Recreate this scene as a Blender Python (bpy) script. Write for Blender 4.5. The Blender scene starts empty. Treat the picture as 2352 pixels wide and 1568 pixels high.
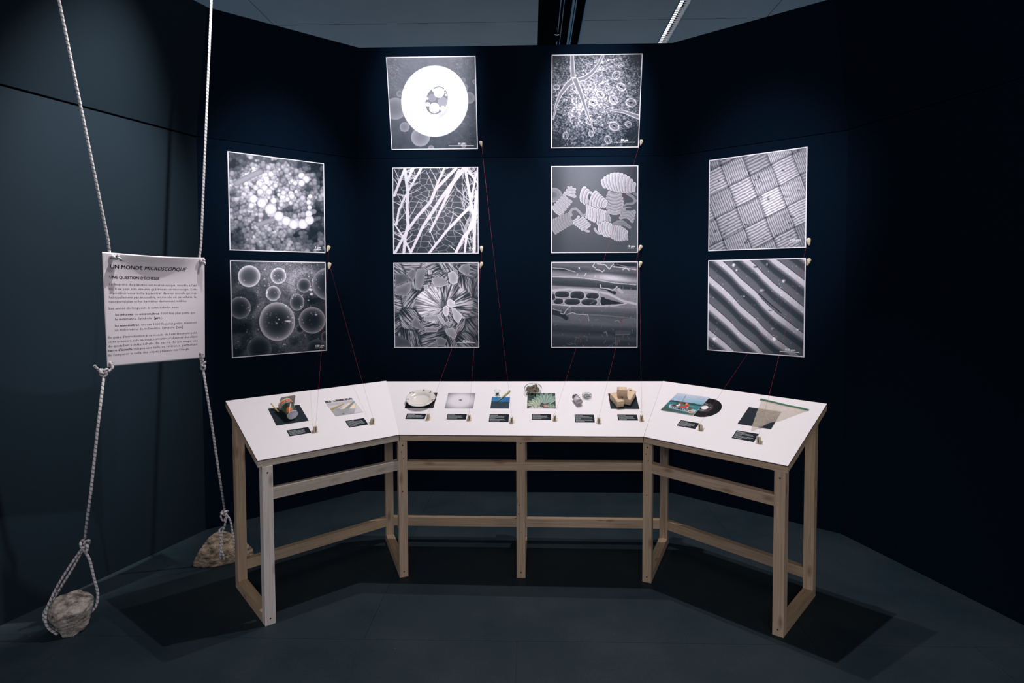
import bpy, bmesh, math, random
import numpy as np
from mathutils import Matrix, Vector
random.seed(7)
rng = np.random.default_rng(11)
PI = math.pi
sc = bpy.context.scene
C = sc.collection

# ------------------------------------------------------------------ camera
FPX, YAW, PITCH, ROLL = 1354.98, -0.02775, 0.03826, -0.003665
cd = bpy.data.cameras.new('camera')
cam = bpy.data.objects.new('camera', cd)
C.objects.link(cam)
fw = Vector((math.sin(YAW)*math.cos(PITCH), math.cos(YAW)*math.cos(PITCH), -math.sin(PITCH)))
rt = Vector((math.cos(YAW), -math.sin(YAW), 0)); up = rt.cross(fw)
c_, s_ = math.cos(ROLL), math.sin(ROLL)
r2 = rt*c_ + up*s_; u2 = up*c_ - rt*s_
M = Matrix((( r2.x, u2.x, -fw.x, 0), (r2.y, u2.y, -fw.y, 0), (r2.z, u2.z, -fw.z, 1.6), (0, 0, 0, 1)))
cam.matrix_world = M
cd.sensor_width = 36; cd.sensor_fit = 'HORIZONTAL'
cd.lens = FPX/2352*36
cd.shift_x = -8.62/2352; cd.shift_y = -85.0/2352
cd.clip_start = 0.05; cd.clip_end = 100
sc.camera = cam

# ------------------------------------------------------------------ world, exposure
w = bpy.data.worlds.new('world'); sc.world = w; w.use_nodes = True
bg = w.node_tree.nodes['Background']
bg.inputs[0].default_value = (0.14, 0.46, 1.0, 1); bg.inputs[1].default_value = 0.55
sc.view_settings.view_transform = 'Standard'; sc.view_settings.look = 'None'
sc.view_settings.exposure = 0.0; sc.view_settings.gamma = 1.0
sc.view_settings.use_curve_mapping = False

# ------------------------------------------------------------------ track lights (in the ceiling slot)
def spot(name, loc, tgt, power, angle, blend, col=(1, .93, .95), rad=.02):
    l = bpy.data.lights.new(name, 'SPOT'); l.energy = power; l.color = col
    l.spot_size = math.radians(angle); l.spot_blend = blend; l.shadow_soft_size = rad
    o = bpy.data.objects.new(name, l); C.objects.link(o); o.location = loc
    o.rotation_euler = (Vector(tgt)-Vector(loc)).to_track_quat('-Z', 'Y').to_euler()
    return o
spot('track_spot_table', (.45, 3.35, 4.45), (-.15, 3.10, .6), 262, 76, .5)
spot('track_spot_table', (.12, 3.85, 4.45), (.25, 3.1, .6), 190, 66, .65)
spot('track_spot_sign', (.30, 3.05, 4.45), (-1.88, 2.95, 1.52), 120, 14, 1.0, (1, .95, .97), .03)
spot('track_spot_wall', (-1.10, 2.80, 4.45), (-2.30, 3.06, 2.0), 1300, 31, 1.0, (1, .96, .95), .02)
spot('track_spot_poster', (-.25, 1.55, 4.45), (-.76, 4.30, 3.0), 780, 18, 1.0, (.93, .93, 1.0))
spot('track_spot_poster', (.55, 1.55, 4.45), (.46, 4.32, 2.88), 900, 18, 1.0, (.95, .93, 1.0))
spot('track_spot_poster', (-.2, 1.7, 4.45), (-.72, 4.43, 2.04), 520, 26, 1.0, (.95, .93, 1.0))
spot('track_spot_poster', (.55, 1.7, 4.45), (.47, 4.43, 2.04), 480, 26, 1.0, (.95, .93, 1.0))
spot('track_spot_poster', (.10, 1.6, 4.45), (-1.76, 4.06, 2.16), 900, 20, 1.0, (.95, .93, 1.0))
spot('track_spot_poster', (.10, 1.3, 4.45), (1.52, 4.04, 2.04), 780, 24, 1.0, (.97, .93, 1.0))
# added fill light, thrown up on the ceiling behind the partition
bl = bpy.data.lights.new('ceiling_fill_light', 'AREA'); bl.shape = 'RECTANGLE'; bl.size = 9; bl.size_y = 2.5; bl.energy = 60; bl.color = (.86, .95, 1)
bo = bpy.data.objects.new('ceiling_fill_light', bl); C.objects.link(bo); bo.location = (0, 8.3, 1.2); bo.rotation_euler = (PI, 0, 0)
# added warm fill from behind the visitor, offsets the blue ambient
al = bpy.data.lights.new('front_fill_light', 'AREA'); al.shape = 'RECTANGLE'; al.size = 5; al.size_y = 2.0
al.energy = 130; al.color = (1, .78, .58)
ao = bpy.data.objects.new('front_fill_light', al); C.objects.link(ao)
ao.location = (0, -3.5, 3.2); ao.rotation_euler = (Vector((0, 3, .6))-Vector((0, -3.5, 3.2))).to_track_quat('-Z', 'Y').to_euler()

# ------------------------------------------------------------------ materials
def lin(c):
    return tuple((x/12.92 if x <= .04045 else ((x+.055)/1.055)**2.4) for x in c)
class NT:
    def __init__(s, name):
        s.m = bpy.data.materials.new(name); s.m.use_nodes = True
        s.t = s.m.node_tree; s.b = s.t.nodes['Principled BSDF']
    def n(s, ty, **k):
        nd = s.t.nodes.new(ty)
        for a, b in k.items(): setattr(nd, a, b)
        return nd
    def l(s, a, b): s.t.links.new(a, b)
def simple(name, col, rough=.6, var=.06, scale=40, metal=0, bump=0.0, spec=.5):
    q = NT(name); tc = q.n('ShaderNodeTexCoord'); nz = q.n('ShaderNodeTexNoise'); nz.inputs['Scale'].default_value = scale
    nz.inputs['Detail'].default_value = 4
    q.l(tc.outputs['Object'], nz.inputs['Vector'])
    mx = q.n('ShaderNodeMix', data_type='RGBA')
    mx.inputs[6].default_value = (*[c*(1-var) for c in col], 1); mx.inputs[7].default_value = (*[min(1, c*(1+var)) for c in col], 1)
    q.l(nz.outputs['Fac'], mx.inputs[0]); q.l(mx.outputs[2], q.b.inputs['Base Color'])
    q.b.inputs['Roughness'].default_value = rough; q.b.inputs['Metallic'].default_value = metal
    q.b.inputs['Specular IOR Level'].default_value = spec
    if bump:
        bp = q.n('ShaderNodeBump'); bp.inputs['Strength'].default_value = bump; bp.inputs['Distance'].default_value = .002
        q.l(nz.outputs['Fac'], bp.inputs['Height']); q.l(bp.outputs[0], q.b.inputs['Normal'])
    return q.m
def wood(name, dark, light, seed=0, knots=.6):
    q = NT(name)
    uv = q.n('ShaderNodeUVMap'); uv.uv_map = 'UVMap'
    mp = q.n('ShaderNodeMapping'); mp.inputs['Scale'].default_value = (2.6, 85, 1); mp.inputs['Location'].default_value = (seed, seed*2, 0)
    q.l(uv.outputs[0], mp.inputs[0])
    nz = q.n('ShaderNodeTexNoise'); nz.inputs['Scale'].default_value = 1.6; nz.inputs['Detail'].default_value = 6; nz.inputs['Distortion'].default_value = .6
    q.l(mp.outputs[0], nz.inputs['Vector'])
    rp = q.n('ShaderNodeValToRGB'); rp.color_ramp.elements[0].position = .3; rp.color_ramp.elements[1].position = .68
    rp.color_ramp.elements[0].color = (*dark, 1); rp.color_ramp.elements[1].color = (*light, 1)
    q.l(nz.outputs['Fac'], rp.inputs[0])
    m2 = q.n('ShaderNodeMapping'); m2.inputs['Scale'].default_value = (3.2, 9, 1); m2.inputs['Location'].default_value = (seed*3+.4, seed, 0)
    q.l(uv.outputs[0], m2.inputs[0])
    vo = q.n('ShaderNodeTexVoronoi'); vo.voronoi_dimensions = '2D'; vo.inputs['Scale'].default_value = 1.0
    q.l(m2.outputs[0], vo.inputs['Vector'])
    kr = q.n('ShaderNodeValToRGB'); kr.color_ramp.elements[0].position = .03; kr.color_ramp.elements[1].position = .13
    kr.color_ramp.elements[0].color = (1, 1, 1, 1); kr.color_ramp.elements[1].color = (0, 0, 0, 1)
    q.l(vo.outputs['Distance'], kr.inputs[0])
    ml = q.n('ShaderNodeMath', operation='MULTIPLY'); ml.inputs[1].default_value = knots; q.l(kr.outputs[0], ml.inputs[0])
    mx = q.n('ShaderNodeMix', data_type='RGBA'); q.l(ml.outputs[0], mx.inputs[0]); q.l(rp.outputs[0], mx.inputs[6])
    mx.inputs[7].default_value = (.16, .07, .03, 1)
    q.l(mx.outputs[2], q.b.inputs['Base Color']); q.b.inputs['Roughness'].default_value = .7
    bp = q.n('ShaderNodeBump'); bp.inputs['Strength'].default_value = .25; bp.inputs['Distance'].default_value = .001
    q.l(nz.outputs['Fac'], bp.inputs['Height']); q.l(bp.outputs[0], q.b.inputs['Normal'])
    return q.m
def rope_mat():
    q = NT('braided_rope')
    uv = q.n('ShaderNodeUVMap'); uv.uv_map = 'UVMap'
    sp = q.n('ShaderNodeSeparateXYZ'); q.l(uv.outputs[0], sp.inputs[0])
    # twisted coloured tracer: fraction of (u + length/pitch)
    a = q.n('ShaderNodeMath', operation='MULTIPLY_ADD'); q.l(sp.outputs[1], a.inputs[0]); a.inputs[1].default_value = 52; q.l(sp.outputs[0], a.inputs[2])
    fr = q.n('ShaderNodeMath', operation='FRACT'); q.l(a.outputs[0], fr.inputs[0])
    gt = q.n('ShaderNodeMath', operation='LESS_THAN'); q.l(fr.outputs[0], gt.inputs[0]); gt.inputs[1].default_value = .33
    mp = q.n('ShaderNodeMapping'); mp.inputs['Scale'].default_value = (5, 260, 1); q.l(uv.outputs[0], mp.inputs[0])
    nz = q.n('ShaderNodeTexNoise'); nz.inputs['Scale'].default_value = 1; q.l(mp.outputs[0], nz.inputs['Vector'])
    g2 = q.n('ShaderNodeMath', operation='GREATER_THAN'); q.l(nz.outputs['Fac'], g2.inputs[0]); g2.inputs[1].default_value = .42
    ml = q.n('ShaderNodeMath', operation='MULTIPLY'); q.l(gt.outputs[0], ml.inputs[0]); q.l(g2.outputs[0], ml.inputs[1])
    mx = q.n('ShaderNodeMix', data_type='RGBA'); q.l(ml.outputs[0], mx.inputs[0])
    mx.inputs[6].default_value = (.56, .53, .54, 1); mx.inputs[7].default_value = (.13, .15, .15, 1)
    q.l(mx.outputs[2], q.b.inputs['Base Color']); q.b.inputs['Roughness'].default_value = .85
    bp = q.n('ShaderNodeBump'); bp.inputs['Strength'].default_value = .4; bp.inputs['Distance'].default_value = .001
    q.l(nz.outputs['Fac'], bp.inputs['Height']); q.l(bp.outputs[0], q.b.inputs['Normal'])
    return q.m
def rock_mat(name, c1, c2, c3):
    q = NT(name); tc = q.n('ShaderNodeTexCoord')
    mp = q.n('ShaderNodeMapping'); mp.inputs['Scale'].default_value = (1, 1, 2.2); mp.inputs['Rotation'].default_value = (.5, .4, 0)
    q.l(tc.outputs['Object'], mp.inputs[0])
    n1 = q.n('ShaderNodeTexNoise'); n1.inputs['Scale'].default_value = 22; n1.inputs['Detail'].default_value = 10; n1.inputs['Roughness'].default_value = .7
    n2 = q.n('ShaderNodeTexNoise'); n2.inputs['Scale'].default_value = 7; n2.inputs['Detail'].default_value = 4
    for n_ in (n1, n2): q.l(mp.outputs[0], n_.inputs['Vector'])
    r = q.n('ShaderNodeValToRGB'); e = r.color_ramp.elements
    e[0].position = .36; e[0].color = (*c1, 1); e[1].position = .66; e[1].color = (*c3, 1)
    m = e.new(.5); m.color = (*c2, 1)
    q.l(n1.outputs['Fac'], r.inputs[0])
    mx = q.n('ShaderNodeMix', data_type='RGBA', blend_type='MULTIPLY'); mx.inputs[0].default_value = .6
    q.l(r.outputs[0], mx.inputs[6]); q.l(n2.outputs['Color'], mx.inputs[7])
    br = q.n('ShaderNodeBrightContrast'); br.inputs[1].default_value = .02
    q.l(r.outputs[0], q.b.inputs['Base Color']); q.b.inputs['Roughness'].default_value = .9
    bp = q.n('ShaderNodeBump'); bp.inputs['Strength'].default_value = 1.0; bp.inputs['Distance'].default_value = .012
    q.l(n1.outputs['Fac'], bp.inputs['Height']); q.l(bp.outputs[0], q.b.inputs['Normal'])
    return q.m
def colattr(name, rough=.45, spec=.4):
    q = NT(name); a = q.n('ShaderNodeAttribute'); a.attribute_name = 'Col'
    q.l(a.outputs['Color'], q.b.inputs['Base Color']); q.b.inputs['Roughness'].default_value = rough
    q.b.inputs['Specular IOR Level'].default_value = spec
    return q.m
def glassy(name, col=(.95, .98, .97), alpha=.06):
    q = NT(name)
    g = q.n('ShaderNodeBsdfGlossy'); g.inputs['Roughness'].default_value = .05; g.inputs['Color'].default_value = (1, 1, 1, 1)
    t = q.n('ShaderNodeBsdfTransparent'); t.inputs['Color'].default_value = (*col, 1)
    lw = q.n('ShaderNodeLayerWeight'); lw.inputs['Blend'].default_value = alpha
    mx = q.n('ShaderNodeMixShader'); q.l(lw.outputs['Fresnel'], mx.inputs[0]); q.l(t.outputs[0], mx.inputs[1]); q.l(g.outputs[0], mx.inputs[2])
    q.l(mx.outputs[0], q.t.nodes['Material Output'].inputs[0])
    return q.m
def floor_mat():
    q = NT('dark_linoleum'); tc = q.n('ShaderNodeTexCoord')
    n1 = q.n('ShaderNodeTexNoise'); n1.inputs['Scale'].default_value = 2.2; n1.inputs['Detail'].default_value = 8; n1.inputs['Roughness'].default_value = .65
    n2 = q.n('ShaderNodeTexNoise'); n2.inputs['Scale'].default_value = 90; n2.inputs['Detail'].default_value = 3
    n3 = q.n('ShaderNodeTexVoronoi'); n3.inputs['Scale'].default_value = 9
    for n_ in (n1, n2, n3): q.l(tc.outputs['Object'], n_.inputs['Vector'])
    ad = q.n('ShaderNodeMath', operation='MULTIPLY_ADD'); q.l(n2.outputs['Fac'], ad.inputs[0]); ad.inputs[1].default_value = .35; q.l(n1.outputs['Fac'], ad.inputs[2])
    r = q.n('ShaderNodeValToRGB'); e = r.color_ramp.elements
    e[0].position = .54; e[0].color = (.0055, .0180, .0275, 1); e[1].position = .82; e[1].color = (.0165, .0290, .0355, 1)
    q.l(ad.outputs[0], r.inputs[0])
    lt = q.n('ShaderNodeMath', operation='LESS_THAN'); lt.inputs[1].default_value = .018; q.l(n3.outputs['Distance'], lt.inputs[0])
    mx = q.n('ShaderNodeMix', data_type='RGBA'); q.l(lt.outputs[0], mx.inputs[0]); q.l(r.outputs[0], mx.inputs[6]); mx.inputs[7].default_value = (.10, .13, .13, 1)
    q.l(mx.outputs[2], q.b.inputs['Base Color'])
    q.b.inputs['Roughness'].default_value = .62; q.b.inputs['Specular IOR Level'].default_value = .25
    return q.m

MAT = {}
MAT['floor'] = floor_mat()
MAT['joint'] = simple('floor_joint', (.010, .014, .017), .8)
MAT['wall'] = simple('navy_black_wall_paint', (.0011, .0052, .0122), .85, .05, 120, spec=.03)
MAT['wall_lit'] = simple('lit_wall_paint', (.0058, .0130, .0200), .8, .05, 120, spec=.10)  # lighter copy of the wall paint, the pool of light put into it
MAT['ceiling'] = simple('grey_ceiling_panel', (.165, .150, .120), .6, .30, .9)  # blotchy tone stands in for light reflected onto the ceiling
MAT['black'] = simple('black_metal', (.003, .004, .005), .95, spec=.02)
MAT['rail'] = simple('grey_track_rail', (.10, .13, .14), .5)
MAT['white'] = simple('white_slat', (.8, .8, .82), .5)
MAT['laminate'] = simple('white_laminate', (.80, .775, .79), .45, .015, 12)
MAT['lam_edge'] = simple('brown_board_edge', (.10, .075, .06), .7)
MAT['border'] = simple('white_poster_board', (.80, .79, .83), .5, .02)
MAT['print'] = colattr('micrograph_print', .42, .25)
MAT['photo'] = colattr('photo_print', .5, .2)
MAT['painted'] = colattr('printed_card', .4, .4)
MAT['matcard'] = simple('dark_green_black_card', (.013, .023, .029), .7, .08, 30, spec=.12)
MAT['labelcard'] = simple('black_label_card', (.003, .008, .013), .6, spec=.1)
MAT['lettering'] = simple('pale_lettering', (.40, .46, .46), .6)
MAT['ink'] = simple('black_ink', (.012, .014, .02), .6)
MAT['ink_grey'] = simple('dark_grey_ink', (.03, .035, .04), .6)
MAT['whitepaint'] = simple('white_print', (.85, .85, .88), .5)
MAT['sheet'] = simple('off_white_tarpaulin', (.60, .565, .60), .55, .03, 6)
MAT['eyelet'] = simple('nickel_eyelet', (.55, .54, .52), .3, metal=1)
MAT['rope'] = rope_mat()
MAT['rockA'] = rock_mat('grey_brown_rock', (.07, .065, .06), (.34, .31, .27), (.62, .57, .51))
MAT['rockB'] = rock_mat('ochre_rock', (.05, .045, .035), (.24, .19, .13), (.52, .41, .29))
MAT['string'] = simple('red_string', (.36, .018, .045), .6)
MAT['clip'] = simple('beige_wood_clip', (.66, .57, .42), .6, .12, 60)
MAT['clip_d'] = simple('dark_clip_slot', (.12, .09, .05), .7)
MAT['screw'] = simple('steel_screw', (.05, .045, .04), .4, metal=.6)
MAT['plate'] = simple('cream_porcelain', (.72, .69, .64), .18, .02)
MAT['leafpaint'] = simple('brown_flower_print', (.07, .05, .03), .4)
MAT['foil'] = simple('grey_paper_lid', (.42, .41, .37), .6, .12, 90)
MAT['cupwhite'] = simple('white_cup_base', (.62, .64, .68), .4, .04)
MAT['can'] = simple('brushed_aluminium', (.55, .54, .53), .35, .1, 60, metal=.8)
MAT['pills'] = simple('grey_flakes', (.22, .23, .24), .5, .3, 40)
MAT['lichen'] = simple('dried_brown_leaf', (.20, .165, .12), .8, .7, 140)
MAT['algae'] = simple('dark_green_lump', (.02, .045, .04), .5, .3, 60)
MAT['glass'] = glassy('clear_glass')
MAT['glassrim'] = simple('grey_glass_rim', (.34, .35, .37), .3)
MAT['greenwood'] = simple('pale_green_pencil', (.40, .44, .16), .5, .1)
MAT['tip'] = simple('dark_pencil_tip', (.02, .03, .03), .5)
MAT['stick'] = simple('pale_wooden_stick', (.62, .45, .16), .6, .1)
MAT['pine'] = wood('pine_block', (.56, .40, .24), (.74, .58, .40), 3, .5)
MAT['vinyl'] = simple('black_vinyl', (.003, .004, .006), .3, spec=.2)
MAT['rlabel'] = simple('dark_grey_record_label', (.025, .026, .028), .5, spec=.2)
MAT['rhole'] = MAT['laminate']
MAT['band'] = simple('green_band', (.006, .12, .055), .6, .15, 90)
q = NT('beige_gauze'); q.b.inputs['Base Color'].default_value = (.66, .58, .48, 1); q.b.inputs['Alpha'].default_value = .5; q.b.inputs['Roughness'].default_value = .9
tc_ = q.n('ShaderNodeTexCoord'); nz_ = q.n('ShaderNodeTexNoise'); nz_.inputs['Scale'].default_value = 35; q.l(tc_.outputs['Object'], nz_.inputs['Vector'])
rr_ = q.n('ShaderNodeMapRange'); q.l(nz_.outputs['Fac'], rr_.inputs[0]); rr_.inputs[3].default_value = .34; rr_.inputs[4].default_value = .62; q.l(rr_.outputs[0], q.b.inputs['Alpha'])
MAT['gauze'] = q.m
q = NT('glowing_tube'); q.b.inputs['Emission Color'].default_value = (1, .95, 1, 1); q.b.inputs['Emission Strength'].default_value = 1.6; MAT['tube'] = q.m
q = NT('spot_lens'); q.b.inputs['Emission Color'].default_value = (.9, .97, 1, 1); q.b.inputs['Emission Strength'].default_value = .8; MAT['lens'] = q.m
WOODS = [wood('pale_softwood_%s' % k, d, l, s) for k, d, l, s in (
    ('a', (.40, .285, .17), (.58, .44, .30), 0.3), ('b', (.36, .25, .15), (.53, .40, .27), 5.1), ('c', (.43, .30, .19), (.62, .47, .33), 9.7))]
WOOD_GREY = wood('grey_weathered_softwood', (.40, .34, .27), (.58, .51, .43), 2.2, .3)
WOOD_PALE = wood('pale_lit_softwood', (.62, .55, .48), (.80, .75, .70), 4.4, .5)  # paler wood for the front left leg, its light put into the colour

# ------------------------------------------------------------------ object helpers
ROOTM = {}
def tag(o, label=None, cat=None, group=None, kind=None):
    for k, v in (('label', label), ('category', cat), ('group', group), ('kind', kind)):
        if v: o[k] = v
    return o
def thing(name, loc, label, cat, group=None, mat=None):
    o = bpy.data.objects.new(name, None); C.objects.link(o); o.empty_display_size = .05
    m = mat if mat is not None else Matrix.Translation(Vector(loc))
    o.matrix_world = m; ROOTM[o.name] = m.copy()
    return tag(o, label, cat, group)
def mk(name, V, F, mat, parent=None, uv=None, col=None, smooth=False, local=False, **tags):
    """verts in world coordinates (or parent-local when local=True)"""
    V = np.asarray(V, dtype=float).reshape(-1, 3)
    if parent is not None and not local:
        inv = np.array(ROOTM[parent.name].inverted()); V = V @ inv[:3, :3].T + inv[:3, 3]
        pm = ROOTM[parent.name]
    elif parent is not None: pm = ROOTM[parent.name]
    else: pm = Matrix.Identity(4)
    me = bpy.data.meshes.new(name); me.from_pydata(V.tolist(), [], [tuple(int(i) for i in f) for f in F])
    if uv is not None:
        ul = me.uv_layers.new(name='UVMap'); ul.data.foreach_set('uv', np.asarray(uv, dtype=np.float32).ravel())
    if col is not None:
        ca = me.color_attributes.new('Col', 'FLOAT_COLOR', 'POINT')
        cc = np.ones((len(V), 4), np.float32); cc[:, :3] = col; ca.data.foreach_set('color', cc.ravel())
    if smooth: me.polygons.foreach_set('use_smooth', [True]*len(me.polygons))
    ms = mat if isinstance(mat, (list, tuple)) else [mat]
    for m in ms: me.materials.append(m)
    me.update()
    o = bpy.data.objects.new(name, me); C.objects.link(o)
    if parent is not None: o.parent = parent
    ROOTM[o.name] = pm
    return tag(o, **tags)
def root_mesh(name, V, F, mat, label, cat, group=None, **k):
    """top-level mesh thing, origin at its centroid"""
    V = np.asarray(V, float); c = V.mean(0)
    o = mk(name, V-c, F, mat, **k); o.location = Vector(c); ROOTM[o.name] = Matrix.Translation(Vector(c))
    return tag(o, label, cat, group)
HF = [(0, 3, 2, 1), (4, 5, 6, 7), (0, 1, 5, 4), (1, 2, 6, 5), (2, 3, 7, 6), (3, 0, 4, 7)]
def vec(*a): return np.array(a, float)
def unit(v): v = np.asarray(v, float); return v/np.linalg.norm(v)
def hexa(b, t):   # 4 bottom + 4 top
    return np.array(list(b)+list(t), float), HF
def obox(o, ax, ay, az):
    o, ax, ay, az = map(lambda v: np.asarray(v, float), (o, ax, ay, az))
    if np.dot(np.cross(ax, ay), az) < 0: o = o+ax; ax = -ax
    return hexa([o, o+ax, o+ax+ay, o+ay], [o+az, o+ax+az, o+ax+ay+az, o+ay+az])
def beam_uv(V, F, L, seed):
    """uv: u along length L, v across"""
    L = unit(L); out = []
    rnd = random.Random(seed); ou, ov = rnd.random()*7, rnd.random()*7
    for k, f in enumerate(F):
        P = V[list(f)]; n = unit(np.cross(P[1]-P[0], P[2]-P[1])); s = np.cross(n, L)
        if np.linalg.norm(s) < .3:
            a = unit(P[1]-P[0]); bb = np.cross(n, a)
            for p in P: out.append((p@a*.3+ou, p@bb+ov+k))
        else:
            s = unit(s)
            for p in P: out.append((p@L+ou, p@s+ov+k*.37))
    return out
SEEDC = [0]
def beam(name, V, F, L, mat, parent, **k):
    SEEDC[0] += 1
    return mk(name, V, F, mat, parent, uv=beam_uv(V, F, L, SEEDC[0]), **k)
def join(parts):
    V = []; F = []; n = 0
    for v, f in parts:
        V.append(np.asarray(v, float)); F += [tuple(i+n for i in q_) for q_ in f]; n += len(v)
    return np.vstack(V), F
def tube(pts, r, seg=8, closed=False, rads=None):
    P = np.asarray(pts, float); n = len(P); V = []; UV = []; F = []
    T = np.roll(P, -1, 0)-np.roll(P, 1, 0) if closed else np.gradient(P, axis=0)
    T = T/np.linalg.norm(T, axis=1)[:, None]
    a = unit(np.cross(T[0], (0, 0, 1.) if abs(T[0][2]) < .9 else (1., 0, 0))); L = 0; ls = []
    for i in range(n):
        a = unit(a-T[i]*(a@T[i])); b = np.cross(T[i], a); rr = r if rads is None else rads[i]
        if i: L += np.linalg.norm(P[i]-P[i-1])
        ls.append(L)
        for k in range(seg):
            t = 2*PI*k/seg; V.append(P[i]+rr*(a*math.cos(t)+b*math.sin(t)))
    uv = []
    m = n if closed else n-1
    for i in range(m):
        j = (i+1) % n; lj = ls[j] if j else ls[-1]+.01
        for k in range(seg):
            k2 = (k+1) % seg
            F.append((i*seg+k, i*seg+k2, j*seg+k2, j*seg+k))
            uv += [(k/seg, ls[i]), ((k+1)/seg, ls[i]), ((k+1)/seg, lj), (k/seg, lj)]
    if not closed:
        F.append(tuple(range(seg-1, -1, -1))); uv += [(.5, 0)]*seg
        F.append(tuple((n-1)*seg+k for k in range(seg))); uv += [(.5, 0)]*seg
    return np.array(V), F, uv
def catmull(pts, n=8):
    P = [np.asarray(p, float) for p in pts]; P = [2*P[0]-P[1]]+P+[2*P[-1]-P[-2]]; out = []
    for i in range(1, len(P)-2):
        for k in range(n):
            t = k/n; p0, p1, p2, p3 = P[i-1:i+3]
            out.append(.5*((2*p1)+(-p0+p2)*t+(2*p0-5*p1+4*p2-p3)*t*t+(-p0+3*p1-3*p2+p3)*t**3))
    out.append(P[-2]); return np.array(out)
def lathe(prof, seg=32, cap0=True, cap1=True):
    """profile [(r,z)], around local z"""
    V = []; F = []
    for r, z in prof:
        for k in range(seg):
            t = 2*PI*k/seg; V.append((r*math.cos(t), r*math.sin(t), z))
    for i in range(len(prof)-1):
        for k in range(seg):
            k2 = (k+1) % seg; F.append((i*seg+k, i*seg+k2, (i+1)*seg+k2, (i+1)*seg+k))
    if cap0: F.append(tuple(range(seg-1, -1, -1)))
    if cap1: F.append(tuple((len(prof)-1)*seg+k for k in range(seg)))
    return np.array(V), F
def frame(o, x, y, z):
    return Matrix(((x[0], y[0], z[0], o[0]), (x[1], y[1], z[1], o[1]), (x[2], y[2], z[2], o[2]), (0, 0, 0, 1)))
def xf(M_, V): m = np.array(M_); return np.asarray(V)@m[:3, :3].T+m[:3, 3]

# ------------------------------------------------------------------ text
def text_mesh(s, size=1.0, bold=0.0, shear=0.0, res=2):
    cu = bpy.data.curves.new('t', 'FONT'); cu.body = s; cu.size = size; cu.offset = bold; cu.resolution_u = res
    ob = bpy.data.objects.new('t', cu); C.objects.link(ob)
    dg = bpy.context.evaluated_depsgraph_get(); me = bpy.data.meshes.new_from_object(ob.evaluated_get(dg))
    V = np.array([v.co[:] for v in me.vertices]).reshape(-1, 3); V[:, 0] += shear*V[:, 1]; F = [tuple(p.vertices) for p in me.polygons]
    bpy.data.objects.remove(ob); bpy.data.curves.remove(cu); bpy.data.meshes.remove(me)
    return V, F

# ================================================================== ROOM SHELL
WT = .02
plan = [vec(-3.74, -1.0), vec(-2.1216, 3.7131), vec(-1.301, 4.435), vec(1.053, 4.435), vec(1.950, 3.7313), vec(3.58, -1.0)]
plan[0] = plan[1] + (vec(-2.494, 2.634)-plan[1])/1.1426*5.0
plan[5] = plan[4] + unit(vec(2.276, 2.74)-plan[4])*5.5
ZS, ZT, LEAN = 2.530, 3.282, .1687
def inward(a, b):
    d = unit(b-a); return vec(d[1], -d[0])
def offset_plan(off):
    out = []
    ns = [inward(plan[i], plan[i+1]) for i in range(5)]
    for i in range(6):
        if i == 0: out.append(plan[0]+ns[0]*off)
        elif i == 5: out.append(plan[5]+ns[4]*off)
        else:
            a, b = ns[i-1], ns[i]; m = (a+b)/(1+a@b); out.append(plan[i]+m*off)
    return out
inn, inn_top, outp, out_top = offset_plan(0), offset_plan(LEAN), offset_plan(-WT), offset_plan(LEAN-WT)
names = ['wall_far_left', 'wall_left', 'wall_back', 'wall_right', 'wall_far_right']
GAPS = [.011, .004, .003, .004, .004]
for i, nm in enumerate(names):
    m = MAT['wall_lit'] if i in (0,) else MAT['wall']
    def P(l, k, z): return vec(l[k][0], l[k][1], z)
    z1 = ZS-GAPS[i]
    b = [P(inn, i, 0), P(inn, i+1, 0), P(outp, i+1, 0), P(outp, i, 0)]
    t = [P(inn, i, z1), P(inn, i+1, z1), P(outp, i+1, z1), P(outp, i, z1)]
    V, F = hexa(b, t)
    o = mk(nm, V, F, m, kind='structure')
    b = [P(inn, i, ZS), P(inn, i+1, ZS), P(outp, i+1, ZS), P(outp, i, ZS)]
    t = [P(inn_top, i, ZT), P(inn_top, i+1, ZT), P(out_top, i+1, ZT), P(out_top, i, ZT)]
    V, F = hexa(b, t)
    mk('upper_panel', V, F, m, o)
    # dark strip added behind the joint to block light coming through
    b = [P(outp, i, ZS-.06), P(outp, i+1, ZS-.06), P(outp, i+1, ZS-.06)*1, P(outp, i, ZS-.06)*1]
    n_ = inward(plan[i], plan[i+1])
    oo = P(outp, i, ZS-.06); L_ = P(outp, i+1, ZS-.06)-oo
    V, F = obox(oo-unit(L_)*.004, L_+unit(L_)*.008, vec(-n_[0]*.03, -n_[1]*.03, 0), vec(0, 0, .11))
    mk('joint_light_block', V, F, MAT['black'], o)

# floor: base plus linoleum sheets with fine joints
V, F = obox((-7, -4, -.06), (14, 0, 0), (0, 14, 0), (0, 0, .052))
fl = mk('floor', V, F, MAT['joint'], kind='structure')
g = .0007
def sheet(x0, x1, y0, y1):
    V, F = obox((x0+g, y0+g, -.006), (x1-x0-2*g, 0, 0), (0, y1-y0-2*g, 0), (0, 0, .006))
    mk('floor_sheet', V, F, MAT['floor'], fl)
for x0, x1 in ((-6.07, -4.07), (-4.07, -2.07), (-2.07, -.07), (-.07, 1.93), (1.93, 3.93), (3.93, 5.93)):
    sheet(x0, x1, -3.4, 2.57)
for x0, x1 in ((-6.76, -4.76), (-4.76, -2.76), (-2.76, -.76), (-.76, 1.24), (1.24, 3.24), (3.24, 5.24)):
    sheet(x0, x1, 2.57, 8.5)

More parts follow.
